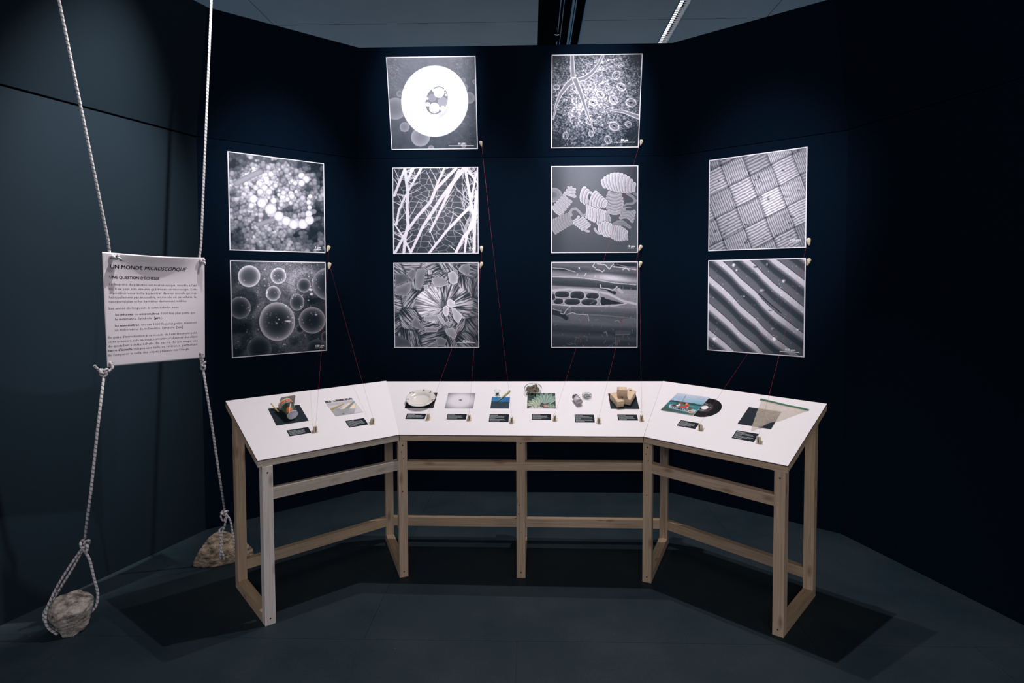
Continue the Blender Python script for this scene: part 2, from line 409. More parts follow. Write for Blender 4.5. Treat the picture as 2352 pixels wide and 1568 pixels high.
# ceiling with slot and louvre
ZC = 4.5
cb = []
V, F = obox((-7, -4, ZC+.62), (14, 0, 0), (0, 14, 0), (0, 0, .05))
ce = mk('ceiling', V, F, MAT['black'], kind='structure')
def cpanel(x0, x1, y0, y1):
    V, F = obox((x0+.004, y0+.004, ZC), (x1-x0-.008, 0, 0), (0, y1-y0-.008, 0), (0, 0, .06))
    mk('ceiling_panel', V, F, MAT['ceiling'], ce)
ys = [-3.3, .04, 3.37, 6.70, 10]
for a, b in zip(ys, ys[1:]):
    cpanel(-6.4, -2.9, a, b); cpanel(-2.9, .078, a, b)
    cpanel(.578, 1.535, a, b); cpanel(1.66, 2.589, a, b); cpanel(2.589, 6.4, a, b)
# slot sides and rails
for x, wd in ((.062, .014), (.58, .014)):
    V, F = obox((x, -3.3, ZC+.07), (wd, 0, 0), (0, 13.3, 0), (0, 0, .54)); mk('slot_side', V, F, MAT['black'], ce)
for x, wd, mt in ((.306, .008, 'rail'), (.342, .006, 'rail'), (.432, .024, 'rail'), (.466, .012, 'rail')):
    V, F = obox((x, -3.3, ZC+.02), (wd, 0, 0), (0, 13.3, 0), (0, 0, .03)); mk('track_rail', V, F, MAT[mt], ce)
# flange along the right slot edge
V, F = obox((.567, -3.3, ZC-.004), (.014, 0, 0), (0, 13.3, 0), (0, 0, .03)); mk('slot_flange', V, F, MAT['rail'], ce)

lf = thing('louvre_light', (1.597, 6.6, ZC), 'narrow white louvre light strip running along the grey ceiling', 'ceiling light')
V, F = obox((1.537, 5.2, ZC+.10), (.12, 0, 0), (0, 4.6, 0), (0, 0, .02)); mk('housing', V, F, MAT['black'], lf)
for x in (1.535, 1.652):
    V, F = obox((x, 5.2, ZC-.003), (.009, 0, 0), (0, 4.6, 0), (0, 0, .09)); mk('side_rail', V, F, MAT['rail'], lf)
V, F = obox((1.575, 5.2, ZC+.07), (.045, 0, 0), (0, 4.6, 0), (0, 0, .02)); mk('light_tube', V, F, MAT['tube'], lf)
me = None
for k in range(90):
    y = 5.22+k*.05
    if me is None:
        V, F = obox((1.546, y, ZC+.002), (.104, 0, 0), (0, .024, .012), (0, -.003, .006)); o = mk('slat', V, F, MAT['white'], lf); me = o
    else:
        o = me.copy(); C.objects.link(o); o.location.y += k*.05

# small track spot visible at the far end of the slot
ts = thing('track_spotlight', (.30, 7.14, ZC), 'small round spotlight with glowing lens in the dark ceiling slot', 'spotlight')
V, F = lathe([(.012, -.06), (.03, -.05), (.034, .0), (.034, .05), (.02, .06)], 20); Mx = frame((.30, 7.1, ZC+.0), (1, 0, 0), (0, .6, .8), (0, -.8, .6))
mk('lamp_head', xf(Mx, V), F, MAT['black'], ts, smooth=True)
V, F = lathe([(.0, .0), (.026, .0)], 20, False, False); Mx = frame((.30, 7.05, ZC-.005), (1, 0, 0), (0, .8, .6), (0, -.8, -.6))
mk('lens', xf(Mx, V), F, MAT['lens'], ts)
V, F = obox((.294, 7.10, ZC+.02), (.012, 0, 0), (0, .012, 0), (0, 0, .08)); mk('arm', V, F, MAT['rail'], ts)

# ================================================================== TABLE
TF = [vec(-1.276, 2.6756, .775), vec(-.7215, 3.152, .775), vec(.591, 3.128, .775), vec(1.1397, 2.637, .775)]
TB = [vec(-1.6008, 3.0141, .985), vec(-.908, 3.622, .985), vec(.796, 3.604, .985), vec(1.4745, 2.9744, .985)]
KT = .988
TF = [vec(0, 0, 1.6)+(p-vec(0, 0, 1.6))*KT for p in TF]; TB = [vec(0, 0, 1.6)+(p-vec(0, 0, 1.6))*KT for p in TB]
SEG = {}
for k, i, j in (('L', 0, 0), ('C', 1, 1), ('R', 2, 3)):
    ex = unit(TF[i+1]-TF[i]); n = unit(np.cross(ex, TB[j]-TF[i])); SEG[k] = (TF[i], ex, np.cross(n, ex), n)
def tp(k, u, v, h=0.0):
    o, ex, ey, n = SEG[k]; return o+ex*u*KT+ey*v*KT+n*h
def seg_frame(k, u, v, h=0.0, ang=0.0):
    o, ex, ey, n = SEG[k]; c, s = math.cos(ang), math.sin(ang)
    return frame(tp(k, u, v, h), ex*c+ey*s, ey*c-ex*s, n)
table = thing('display_table', (0, 3.13, 0), 'long angled softwood display table with white sloping top in three sections', 'table')
LT = .007      # laminate thickness
BH = .0275     # rail depth below it (plumb)
DN = vec(0, 0, -1)
for i, k in ((0, 'L'), (1, 'C'), (2, 'R')):
    n = SEG[k][3]; ex = SEG[k][1]
    def onp(p, n=n, o=SEG[k][0]): return vec(p[0], p[1], o[2]-((p[0]-o[0])*n[0]+(p[1]-o[1])*n[1])/n[2])
    a, b, c, d = TF[i], TF[i+1], onp(TB[i+1]), onp(TB[i])
    gl = (.0003, .0002, .0006)[i]; gr = (.0002, .0006, .0003)[i]
    a = a+ex*gl; d = d+ex*gl; b = b-ex*gr; c = c-ex*gr
    if i == 0: a = a-ex*gl; d = d-ex*gl
    if i == 2: b = b+ex*gr; c = c+ex*gr
    top = [a, b, c, d]
    mid = [p-n*.0022 for p in top]; low = [p-n*LT for p in top]
    V, F = hexa(mid, top); mk('tabletop', V, F, MAT['laminate'], table)
    ins = [p for p in mid]
    V, F = hexa(low, ins); mk('board_edge', V, F, MAT['lam_edge'], table)
    # rails below (front, back, ends)
    def rail(p, q_, r_, s_, nm='top_rail', mat=None):
        t_ = [p-n*LT, q_-n*LT, r_-n*LT, s_-n*LT]; b_ = [x-vec(0, 0, BH) for x in t_]
        V, F = hexa(b_, t_); beam(nm, V, F, q_-p, mat or WOODS[(i+1) % 3], table)
    def at(p, q_, f): return p+(q_-p)*f
    fr = .085
    A_, B_, C_, D_ = TF[i], TF[i+1], onp(TB[i+1]), onp(TB[i])
    e = unit(B_-A_)*.0008
    rail(A_+e, B_-e, at(B_, C_, fr)-e, at(A_, D_, fr)+e, mat=WOOD_GREY if i == 0 else WOODS[i % 3])
    rail(at(D_, A_, fr)+e, at(C_, B_, fr)-e, C_-e, D_+e)
    wdt = .042/np.linalg.norm(B_-A_)
    if i == 0:
        p1, p2 = at(A_, D_, fr+.002), at(D_, A_, fr+.002); rail(p1, p2, p2+ex*.042, p1+ex*.042, 'end_rail')
    if i == 2:
        p1, p2 = at(B_, C_, fr+.002), at(C_, B_, fr+.002); rail(p1-ex*.042, p2-ex*.042, p2, p1, 'end_rail')
# frames: (front foot corner, width dir, depth dir, back distance)
TH = math.tan(math.radians(24.3))
FR = [(vec(-1.247, 2.657, 0), vec(.7713, .6364, 0), vec(-.6715, .7410, 0), .475),
      (vec(-.721, 3.120, 0), vec(.9231, .3846, 0), vec(-.3846, .9231, 0), .515),
      (vec(-.087, 3.132, 0), vec(1, 0, 0), vec(.012, 1, 0), .475),
      (vec(.584, 3.107, 0), vec(.9231, -.3846, 0), vec(.3846, .9231, 0), .530),
      (vec(1.084, 2.646, 0), vec(.822, -.5695, 0), vec(.6550, .7556, 0), .478)]
SW = .047; SD = .044
legs = []
def slope_top(p, kk):
    """height of the underside of the rails above plan point p"""
    best = None
    for k in kk:
        o, ex, ey, n = SEG[k]; oo = o-n*LT-vec(0, 0, BH)
        z = oo[2]-((p[0]-oo[0])*n[0]+(p[1]-oo[1])*n[1])/n[2]
        best = z if best is None else min(best, z)
    return best
KK = [['L'], ['L', 'C'], ['C'], ['C', 'R'], ['R']]
for i, (p, e, d, D) in enumerate(FR):
    e = unit(e); d = unit(d)
    def legmesh(q_, z0):
        b = [q_, q_+e*SW, q_+e*SW+d*SD, q_+d*SD]; b = [vec(x[0], x[1], z0) for x in b]
        t = [vec(x[0], x[1], slope_top(x, KK[i])-.0005) for x in b]
        return hexa(b, t)
    V, F = legmesh(p, 0)
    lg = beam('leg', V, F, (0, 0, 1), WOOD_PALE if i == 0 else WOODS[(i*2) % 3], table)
    # screw heads on the front face
    ztop = V[4][2]
    sp_ = [(.5, ztop-.03, .004), (.5, .03, .004)]
    if i in (1, 3): sp_ += [(.35, ztop-.065, .003), (.6, ztop-.10, .003), (.45, .47, .003)]
    if i == 2: sp_ += [(.3, .40, .003), (.25, .35, .003), (.6, .25, .002)]
    for a_, z_, r_ in sp_:
        V, F = lathe([(r_, -.001), (r_, .0008), (r_*.5, .0002)], 10); Mx = frame(p+e*SW*a_+vec(0, 0, z_), e, (0, 0, 1), -d)
        mk('screw', xf(Mx, V), F, MAT['screw'], lg)
    V, F = legmesh(p+d*(D-SD), .0445)
    beam('leg', V, F, (0, 0, 1), WOODS[(i*2+1) % 3], table)
    V, F = obox(p+d*(SD+.0003), d*(D-SD), e*SW, (0, 0, .044)); beam('foot_rail', V, F, d, WOODS[i % 3], table)
# stretchers
def between(i, j, dist, off, z0, z1, dep, nm, mat):
    pi, ei, di, Di = FR[i]; pj, ej, dj, Dj = FR[j]; ei, di, ej, dj = map(unit, (ei, di, ej, dj))
    a = pi+ei*SW+di*dist(Di); b = pj+dj*dist(Dj); L = unit(b-a); nn = vec(-L[1], L[0], 0)
    a2 = a+nn*dep; b2 = b+nn*dep
    if True:
        # trim to the faces of the legs
        a2 = pi+ei*SW+di*(dist(Di)+dep/(abs(nn@di)+1e-6)); b2 = pj+dj*(dist(Dj)+dep/(abs(nn@dj)+1e-6))
    V, F = hexa([x+vec(0, 0, z0) for x in (a, b, b2, a2)], [x+vec(0, 0, z1) for x in (a, b, b2, a2)])
    beam(nm, V, F, L, mat, table)
f0 = lambda D: -.0005
between(0, 1, lambda D: .001, 0, .590, .640, .040, 'upper_stretcher', WOOD_GREY)
between(3, 4, lambda D: .001, 0, .590, .640, .040, 'upper_stretcher', WOODS[2])
# centre upper stretcher runs across the middle leg, notched flush
pa = FR[1][0]+unit(FR[1][1])*SW; pb = FR[3][0]
V, F = obox(vec(pa[0]+.001, 3.1305, .589), (pb[0]-pa[0]+.010, 0, 0), (0, .040, 0), (0, 0, .045)); beam('upper_stretcher', V, F, (1, 0, 0), WOODS[1], table)
bk = lambda D: D-SD+.001
for i, j, m in ((0, 1, WOODS[0]), (1, 2, WOODS[1]), (2, 3, WOODS[2]), (3, 4, WOODS[1])):
    between(i, j, bk, 0, .097, .149, .036, 'lower_stretcher', m)

# ================================================================== PRINTS (procedural pictures on fine vertex grids)
def homog(quad):
    """unit square (u right, v down) -> quad TL,TR,BR,BL"""
    (x0, y0), (x1, y1), (x2, y2), (x3, y3) = quad
    A_ = []; B_ = []
    for (u, v), (x, y) in zip(((0, 0), (1, 0), (1, 1), (0, 1)), quad):
        A_.append([u, v, 1, 0, 0, 0, -u*x, -v*x]); B_.append(x)
        A_.append([0, 0, 0, u, v, 1, -u*y, -v*y]); B_.append(y)
    h = np.linalg.solve(np.array(A_, float), np.array(B_, float))
    return np.append(h, 1).reshape(3, 3)
def grid_px(N, Mv, quad):
    u, v = np.meshgrid(np.linspace(0, 1, N+1), np.linspace(0, 1, Mv+1))
    H = homog(quad); d = H[2, 0]*u+H[2, 1]*v+1
    return (H[0, 0]*u+H[0, 1]*v+H[0, 2])/d, (H[1, 0]*u+H[1, 1]*v+H[1, 2])/d, u, v
def vnoise(x, y, seed=0):
    r = np.random.default_rng(seed).random((64, 64))
    xi = np.floor(x).astype(int); yi = np.floor(y).astype(int); fx = x-xi; fy = y-yi
    fx = fx*fx*(3-2*fx); fy = fy*fy*(3-2*fy)
    g_ = lambda a, b: r[b % 64, a % 64]
    return (g_(xi, yi)*(1-fx)+g_(xi+1, yi)*fx)*(1-fy)+(g_(xi, yi+1)*(1-fx)+g_(xi+1, yi+1)*fx)*fy
def fbm(x, y, seed=0, oc=4, g=.55):
    s = 0; a = 1; t = 0
    for k in range(oc):
        s = s+a*vnoise(x*2**k+k*7.3, y*2**k+k*3.1, seed+k); t += a; a *= g
    return s/t
def ss(a, b, x):
    t = np.clip((x-a)/(b-a), 0, 1); return t*t*(3-2*t)
def seg_dist(px, py, a, b):
    ax, ay = a; bx, by = b; dx, dy = bx-ax, by-ay
    t = np.clip(((px-ax)*dx+(py-ay)*dy)/(dx*dx+dy*dy+1e-9), 0, 1)
    return np.hypot(px-ax-t*dx, py-ay-t*dy), t
def worley(x, y, cell, seed):
    """jittered-grid F1, F2, id and nearest centre"""
    r = np.random.default_rng(seed).random((64, 64, 2)); X = x/cell; Y = y/cell
    xi = np.floor(X).astype(int); yi = np.floor(Y).astype(int)
    f1 = np.full(x.shape, 9.); f2 = np.full(x.shape, 9.); cx = np.zeros(x.shape); cy = np.zeros(x.shape); ident = np.zeros(x.shape)
    for dx in (-1, 0, 1):
        for dy in (-1, 0, 1):
            a = xi+dx; b = yi+dy; j = r[b % 64, a % 64]
            ox = a+.15+.7*j[..., 0]; oy = b+.15+.7*j[..., 1]; d = np.hypot(X-ox, Y-oy)
            m = d < f1
            f2 = np.where(m, f1, np.minimum(f2, d)); cx = np.where(m, ox*cell, cx); cy = np.where(m, oy*cell, cy)
            ident = np.where(m, (j[..., 0]*97+j[..., 1]*31) % 1, ident); f1 = np.where(m, d, f1)
    return f1, f2, ident, cx, cy
def sem_sphere(g, px, py, cx, cy, rx, ry, lo, hi, pw=3.0):
    d = np.hypot((px-cx)/rx, (py-cy)/ry); m = ss(1.02, .985, d)
    sh = lo+(hi-lo)*np.clip(d, 0, 1)**pw
    return g*(1-m)+sh*m
def stroke(g, px, py, pts, w0, w1, val=.8, rim=0.0, soft=3.0):
    pts = list(pts); n = len(pts)-1; best = np.full(px.shape, 1e9); W_ = np.zeros(px.shape)
    for i in range(n):
        d, t = seg_dist(px, py, pts[i], pts[i+1]); tt = (i+t)/n; w_ = (w0+(w1-w0)*tt)/2
        r_ = d/w_; m = r_ < best; best = np.where(m, r_, best); W_ = np.where(m, w_, W_)
    m = ss(1+soft/np.maximum(W_, 1), 1-soft/np.maximum(W_, 1)*.5, best)
    v = val+rim*np.clip(best, 0, 1)**3
    return g*(1-m)+v*m

def discs(g, px, py, L):
    """paint small shaded balls (x, y, r, value) one over the other, only inside their own window"""
    nj, ni = px.shape
    for x, y, r, v in L:
        row = np.abs(py[:, ni//2]-y).argmin(); colm = np.abs(px[row]-x).argmin(); k = int(r/1290*ni)+3
        a, b, c, d = max(0, row-k-14), row+k+15, max(0, colm-k-4), colm+k+5
        X, Y, G = px[a:b, c:d], py[a:b, c:d], g[a:b, c:d]
        q_ = np.hypot(X-x, Y-y)/r; m = ss(1.08, .9, q_); sh = v*(1.04-.24*np.clip(q_, 0, 1)**3)+.05*np.clip((y-Y)/r, -1, 1)
        G *= 1-.16*ss(1.35, 1.0, q_); g[a:b, c:d] = G*(1-m)+sh*m
    return g
def pic_bacteria(px, py):
    big = fbm(px/260+2, py/260, 21, 3); med = fbm(px/90, py/90, 5, 3)
    cen = np.exp(-(((px-600)/560)**2+((py-650)/520)**2))
    dk = np.zeros(px.shape)
    for e in ((1230, 250, 130, 130), (150, 190, 120, 90), (1290, 500, 80, 150), (1290, 930, 80, 120), (1220, 1200, 90, 130), (200, 1260, 130, 130), (230, 790, 70, 50), (140, 610, 70, 70), (1150, 640, 50, 60), (1000, 1240, 60, 50), (760, 230, 100, 40), (900, 900, 90, 60), (700, 640, 60, 30)):
        dk = np.maximum(dk, np.exp(-(((px-e[0])/e[2])**2+((py-e[1])/e[3])**2)))
    g = .20+.36*cen+.25*(big-.5)-.35*dk+.2*(med-.5)
    r = np.random.default_rng(12); L = []
    bv = .38+.40*cen+.55*(big-.5)-.52*dk+.35*(med-.5)
    for k in range(1700):
        x, y = 70+r.random()*1310, 90+r.random()*1370
        row = np.abs(py[:, 118]-y).argmin(); colm = np.abs(px[row]-x).argmin(); b = bv[row, colm]; cl = med[row, colm]
        if cl < .40 and r.random() < .7: continue
        L.append((x, y, 17+r.random()*26, float(np.clip(b+.22*(r.random()-.4)+.12*k/1700, .06, .98))))
    g = discs(g, px, py, L)
    for _ in range(2): gp = np.pad(g, 1, mode='edge'); g = (gp[:-2, 1:-1]+gp[2:, 1:-1]+gp[1:-1, :-2]+gp[1:-1, 2:]+2*gp[1:-1, 1:-1])/6
    g = g+.16*(fbm(px/36, py/36, 41, 3)-.5)
    g = stroke(g, px, py, [(180, 520), (350, 430), (500, 365)], 82, 76, .66, -.14)
    g = stroke(g, px, py, [(475, 1085), (690, 1010)], 66, 60, .64, -.14)
    g = stroke(g, px, py, [(1180, 915), (1230, 905)], 80, 70, .60, -.1); g = stroke(g, px, py, [(1250, 1010), (1300, 990)], 50, 55, .42, -.1)
    for cx, cy, q_ in ((410, 735, 56), (525, 790, 66), (645, 875, 78), (755, 970, 66), (858, 1035, 62), (958, 1080, 66), (1082, 1075, 68), (1170, 1020, 62), (1160, 935, 46)):
        g = sem_sphere(g, px, py, cx, cy, q_, q_, .92, .70, 6)
    g = discs(g, px, py, [(x, y, q_, .9) for x, y, q_ in ((930, 490, 26), (975, 520, 34), (1060, 420, 46), (1120, 470, 50), (1060, 520, 46), (560, 590, 50), (500, 640, 44), (620, 640, 44), (930, 700, 40), (870, 740, 34), (1180, 700, 32), (1160, 780, 36), (1170, 850, 34))])
    return np.clip(g, .04, 1)
def pic_spheres(px, py):
    a = fbm(px/70, py/70, 5, 3)*6.3
    st = fbm((px*np.cos(a)+py*np.sin(a))/40, (py*np.cos(a)-px*np.sin(a))/14, 17, 3)
    ridge = 1-np.abs(2*fbm(px/26+st, py/22, 6, 3)-1)
    br = .12+.38*np.exp(-(((px-900)/430)**2+((py-320)/330)**2))+.16*np.exp(-(((px-500)/250)**2+((py-200)/200)**2))
    g = br+(ridge-.55)*.35*(.35+br)+(st-.5)*.75*(.3+br)
    for cx, cy, r0, r1 in ((300, 640, 170, 260), (1120, 420, 150, 230), (330, 1200, 100, 190), (950, 1180, 60, 200), (720, 920, 250, 330)):
        d = np.hypot(px-cx, py-cy); g = g+.14*ss(r0-20, r0+20, d)*ss(r1+50, r1-30, d)*(.4+ridge*.8)
    for e in ((260, 1030, 110, 60), (190, 1320, 90, 60), (1180, 620, 110, 60)): g = g-.35*np.exp(-(((px-e[0])/e[2])**2+((py-e[1])/e[3])**2))
    S = [(350, 303, 152, 146, .40, .80), (750, 300, 106, 110, .48, .82), (678, 538, 99, 102, .42, .78), (1097, 432, 92, 96, .25, .62),
         (1425, 415, 218, 218, .12, .55), (1003, 660, 97, 114, .25, .62), (225, 730, 148, 150, .14, .55), (1040, 1022, 62, 60, .15, .5),
         (1205, 905, 180, 178, .12, .60), (485, 1290, 168, 168, .08, .34), (1265, 1310, 148, 148, .08, .30), (1395, 1130, 72, 80, .1, .4), (730, 920, 243, 260, .16, .72)]
    for s in S: g = sem_sphere(g, px, py, *s[:4], s[4]*.8, s[5]*1.25, 3.0)
    r = np.random.default_rng(3)
    for k in range(150):
        x, y = r.random(2)*1250+100; q_ = 4+r.random()*5; g = g+.5*np.exp(-((px-x)**2+(py-y)**2)/(q_*q_))
    for x, y, a_, b_ in ((875, 915, 45, 14), (1190, 490, 26, 18), (1195, 550, 22, 20), (1258, 830, 18, 12), (755, 890, 12, 12), (725, 945, 14, 12), (1155, 635, 14, 10)):
        g = g+.7*np.exp(-(((px-x)/a_)**2+((py-y)/b_)**2)**2)
    return np.clip(g, .02, 1)
def pic_donut(px, py):
    n = fbm(px/60, py/60, 4, 4); r = np.abs(2*fbm((px+py*.5)/120, (py-px*.6)/20, 12, 3)-1)
    g = .34+.14*(1-py/1500)+.10*(n-.5)+.16*ss(.12, .0, r)*ss(500, 200, px)*ss(800, 400, py)
    g = g+.10*ss(.10, .0, np.abs(2*fbm(px/60, py/60, 42, 3)-1))*ss(900, 1100, px)
    g = g-.10*ss(1150, 1360, px)-.08*ss(1000, 1380, py)
    for cx, cy, r_ in ((225, 845, 155), (355, 1103, 68), (580, 1245, 133), (285, 635, 45), (1265, 690, 82), (1190, 545, 60), (1180, 440, 35), (1190, 1355, 40), (730, 1400, 38), (1340, 460, 30)):
        g = sem_sphere(g, px, py, cx, cy, r_, r_, .50, .62, 2)
    d = np.hypot((px-780)/473, (py-738)/503); m = ss(1.006, .994, d)
    body = .98-.10*ss(.5, .9, np.hypot((px-520)/300, (py-1050)/260)*0+ss(700, 1240, py)*.9*ss(1000, 300, px*.6+200))
    body = 1.0-.12*ss(650, 1240, py)-.10*np.exp(-(((px-470)/130)**2+((py-760)/260)**2))-.06*vnoise(px/8, py/8, 7)*ss(600, 900, py)
    g = g*(1-m)+body*m
    a = .35; x_, y_ = (px-806)*math.cos(a)-(py-725)*math.sin(a)*-1, (py-725)*math.cos(a)+(px-806)*math.sin(a)*-1
    d = np.hypot(x_/150, y_/202)
    g = g-.14*np.exp(-((d-1.25)/.28)**2)*ss(.95, 1.1, d)*ss(700, 900, px)
    m = ss(1.03, .98, d); g = g*(1-m)+(.50+.04*n)*m
    for cx, cy, r_, lo in ((745, 690, 55, .60), (890, 745, 68, .64), (838, 613, 75, .97), (775, 833, 73, .97), (893, 843, 42, .88), (680, 783, 30, .9), (675, 700, 20, .85), (760, 580, 22, .9), (920, 575, 15, .9), (938, 650, 16, .9), (928, 612, 12, .9), (1010, 800, 15, .95)):
        mm = np.hypot(px-cx, py-cy) < r_*1.02
        g = np.where(mm, sem_sphere(g, px, py, cx, cy, r_, r_, lo, lo*1.02, 2), g)
    return np.clip(g, .05, 1)
def pic_hairs(px, py):
    w1 = px*.8+20*(fbm(px/70, py/70, 3)-.5); w2 = py*1.25+20*(fbm(px/70, py/70, 9)-.5)
    f1, f2, idn, _, _ = worley(w1, w2, 112, 14)
    vg = np.exp(-(((px-820)/560)**2+((py-700)/620)**2))
    g = .10+.30*vg+.05*(fbm(px/50, py/50, 2)-.5)
    e = ss(.10, .035, f2-f1); g = g*(1-e)+(.46+.36*vg)*e
    r = np.random.default_rng(5)
    main = [([(330, 100), (380, 460), (370, 700), (385, 1000), (340, 1200), (320, 1440)], 46, 44), ([(590, 105), (400, 440)], 34, 30), ([(450, 105), (375, 300)], 46, 36),
            ([(320, 130), (165, 530)], 34, 40), ([(350, 520), (240, 760), (200, 990)], 26, 34), ([(165, 980), (300, 1180), (430, 1430)], 16, 34),
            ([(1280, 100), (1100, 330), (900, 600), (740, 850), (620, 1030), (430, 1440)], 60, 36), ([(1150, 100), (830, 430), (740, 640), (540, 860), (380, 1080), (310, 1200), (180, 1440)], 44, 40),
            ([(960, 100), (850, 350), (770, 560)], 26, 40), ([(1200, 130), (1000, 560), (850, 880), (735, 1110)], 44, 30), ([(1390, 700), (1140, 950), (1000, 1100), (730, 1440)], 40, 36),
            ([(1300, 105), (1350, 400), (1400, 700), (1440, 1000), (1270, 1200), (1150, 1440)], 40, 44), ([(1430, 900), (1320, 1180), (1290, 1440)], 44, 30),
            ([(1480, 180), (1400, 560), (1385, 760)], 26, 40), ([(1480, 470), (1450, 900), (1440, 1440)], 44, 50), ([(1320, 100), (1490, 330)], 34, 24)]
    for k in range(90):
        pts, _, _ = main[r.integers(len(main))]; i = r.integers(len(pts)-1); t = r.random()
        x = pts[i][0]+(pts[i+1][0]-pts[i][0])*t; y = pts[i][1]+(pts[i+1][1]-pts[i][1])*t
        a = r.choice([-1, 1])*(.3+r.random()*1.0)-PI/2; L = 120+r.random()*260
        g = stroke(g, px, py, [(x, y), (x+L*.5*math.cos(a)+10, y+L*.5*math.sin(a)), (x+L*math.cos(a), y+L*math.sin(a))], 15, 4, .86, 0, 3)
    for k in range(34):
        x = 1250+r.random()*240; y = 100+r.random()*1250; a = r.normal(-PI/2, .45); L = 150+r.random()*300
        g = stroke(g, px, py, [(x, y), (x+L*math.cos(a), y+L*math.sin(a))], 15, 5, .80, 0, 3)
    for pts, a, b in main: g = stroke(g, px, py, pts, a*1.05, b*1.0, .92, .06, 3)
    return np.clip(g, .03, 1)
def pic_plates(px, py):
    f1, f2, idn, cx, cy = worley(px+30*(fbm(px/90, py/90, 3)-.5), py, 300, 23)
    ang = idn*PI; along = (px-cx)*np.cos(ang)+(py-cy)*np.sin(ang); ac = -(px-cx)*np.sin(ang)+(py-cy)*np.cos(ang)
    st = fbm(along/170, ac/12+.8*vnoise(px/60, py/60, 5), 8, 2, .5)
    g = .08+.62*ss(.32, .72, st); g = g*(.5+.5*ss(.0, .16, f2-f1))
    d = np.hypot((px-960)/470, (py-740)/330); th = np.arctan2(py-800, px-960)
    st2 = fbm(th*26, d*2.2, 19, 2); m = ss(1.05, .97, d+.06*fbm(px/30, py/30, 2))
    gg = .16+.72*ss(.32, .68, st2); gg = gg*(.65+.35*ss(.1, .45, d)); gg = np.where(px < 900, gg*.6+.36, gg*.85)
    g = g*(1-m)+gg*m
    def flake(g, poly, base, seed):
        poly = np.array(poly, float); inside = np.full(px.shape, True); dm = np.full(px.shape, 1e9)
        for i in range(len(poly)):
            a_, b_ = poly[i], poly[(i+1) % len(poly)]
            cr = (b_[0]-a_[0])*(py-a_[1])-(b_[1]-a_[1])*(px-a_[0]); inside &= cr > 0
            dd, _ = seg_dist(px, py, a_, b_); dm = np.minimum(dm, dd)
        v = base+.06*(fbm(px/80, py/80, seed)-.5)+.20*np.exp(-dm/9)
        v = v-.10*np.clip(dm/120, 0, 1)
        return np.where(inside, v, np.where((dm < 8), g*(.45+.06*dm), g))
    for i, (poly, b_) in enumerate([
        ([(175, 250), (330, 250), (405, 345), (300, 410), (175, 450)], .36), ([(175, 470), (430, 370), (440, 480), (360, 610), (175, 590)], .48),
        ([(340, 260), (440, 175), (505, 180), (500, 300), (450, 380), (400, 320)], .46), ([(520, 180), (640, 165), (695, 200), (690, 350), (620, 440), (600, 540), (490, 470), (490, 320)], .50),
        ([(630, 430), (700, 430), (700, 490), (640, 510)], .6), ([(710, 190), (770, 165), (900, 180), (1050, 170), (1040, 260), (900, 260), (760, 260), (740, 430), (705, 290)], .62),
        ([(780, 265), (880, 245), (930, 300), (1010, 290), (1040, 420), (900, 470), (800, 460), (755, 360)], .58), ([(1020, 250), (1100, 205), (1180, 280), (1170, 400), (1100, 430), (1040, 390)], .64),
        ([(1080, 175), (1130, 165), (1180, 210), (1180, 270), (1100, 200)], .5), ([(1190, 170), (1260, 105), (1370, 110), (1380, 240), (1320, 290), (1200, 220)], .5),
        ([(940, 790), (990, 760), (1040, 800), (1020, 920), (970, 940), (930, 860)], .76), ([(1000, 690), (1040, 645), (1130, 700), (1140, 780), (1060, 800), (1000, 760)], .78),
        ([(1070, 810), (1140, 810), (1255, 930), (1180, 1050), (1110, 980)], .70), ([(630, 930), (830, 905), (900, 1000), (630, 1000)], .62), ([(830, 905), (890, 900), (980, 1030), (910, 1050)], .66),
        ([(440, 1010), (500, 930), (560, 1020), (640, 1140), (600, 1160), (430, 1090)], .48), ([(950, 1040), (1020, 1000), (1080, 1040), (1020, 1090)], .6), ([(640, 1110), (870, 1110), (840, 1180), (650, 1180)], .56),
        ([(820, 1280), (900, 1255), (1000, 1310), (960, 1400), (840, 1400)], .5), ([(175, 1220), (300, 1280), (400, 1320), (400, 1410), (175, 1410)], .34), ([(960, 1130), (1100, 1110), (1160, 1220), (1120, 1300), (1000, 1230)], .62)]):
        g = flake(g, poly, b_, 40+i)
    g = g*(1-.35*ss(1250, 1500, px))*(1-.15*ss(900, 1420, py))
    return np.clip(g*1.18, .03, 1)
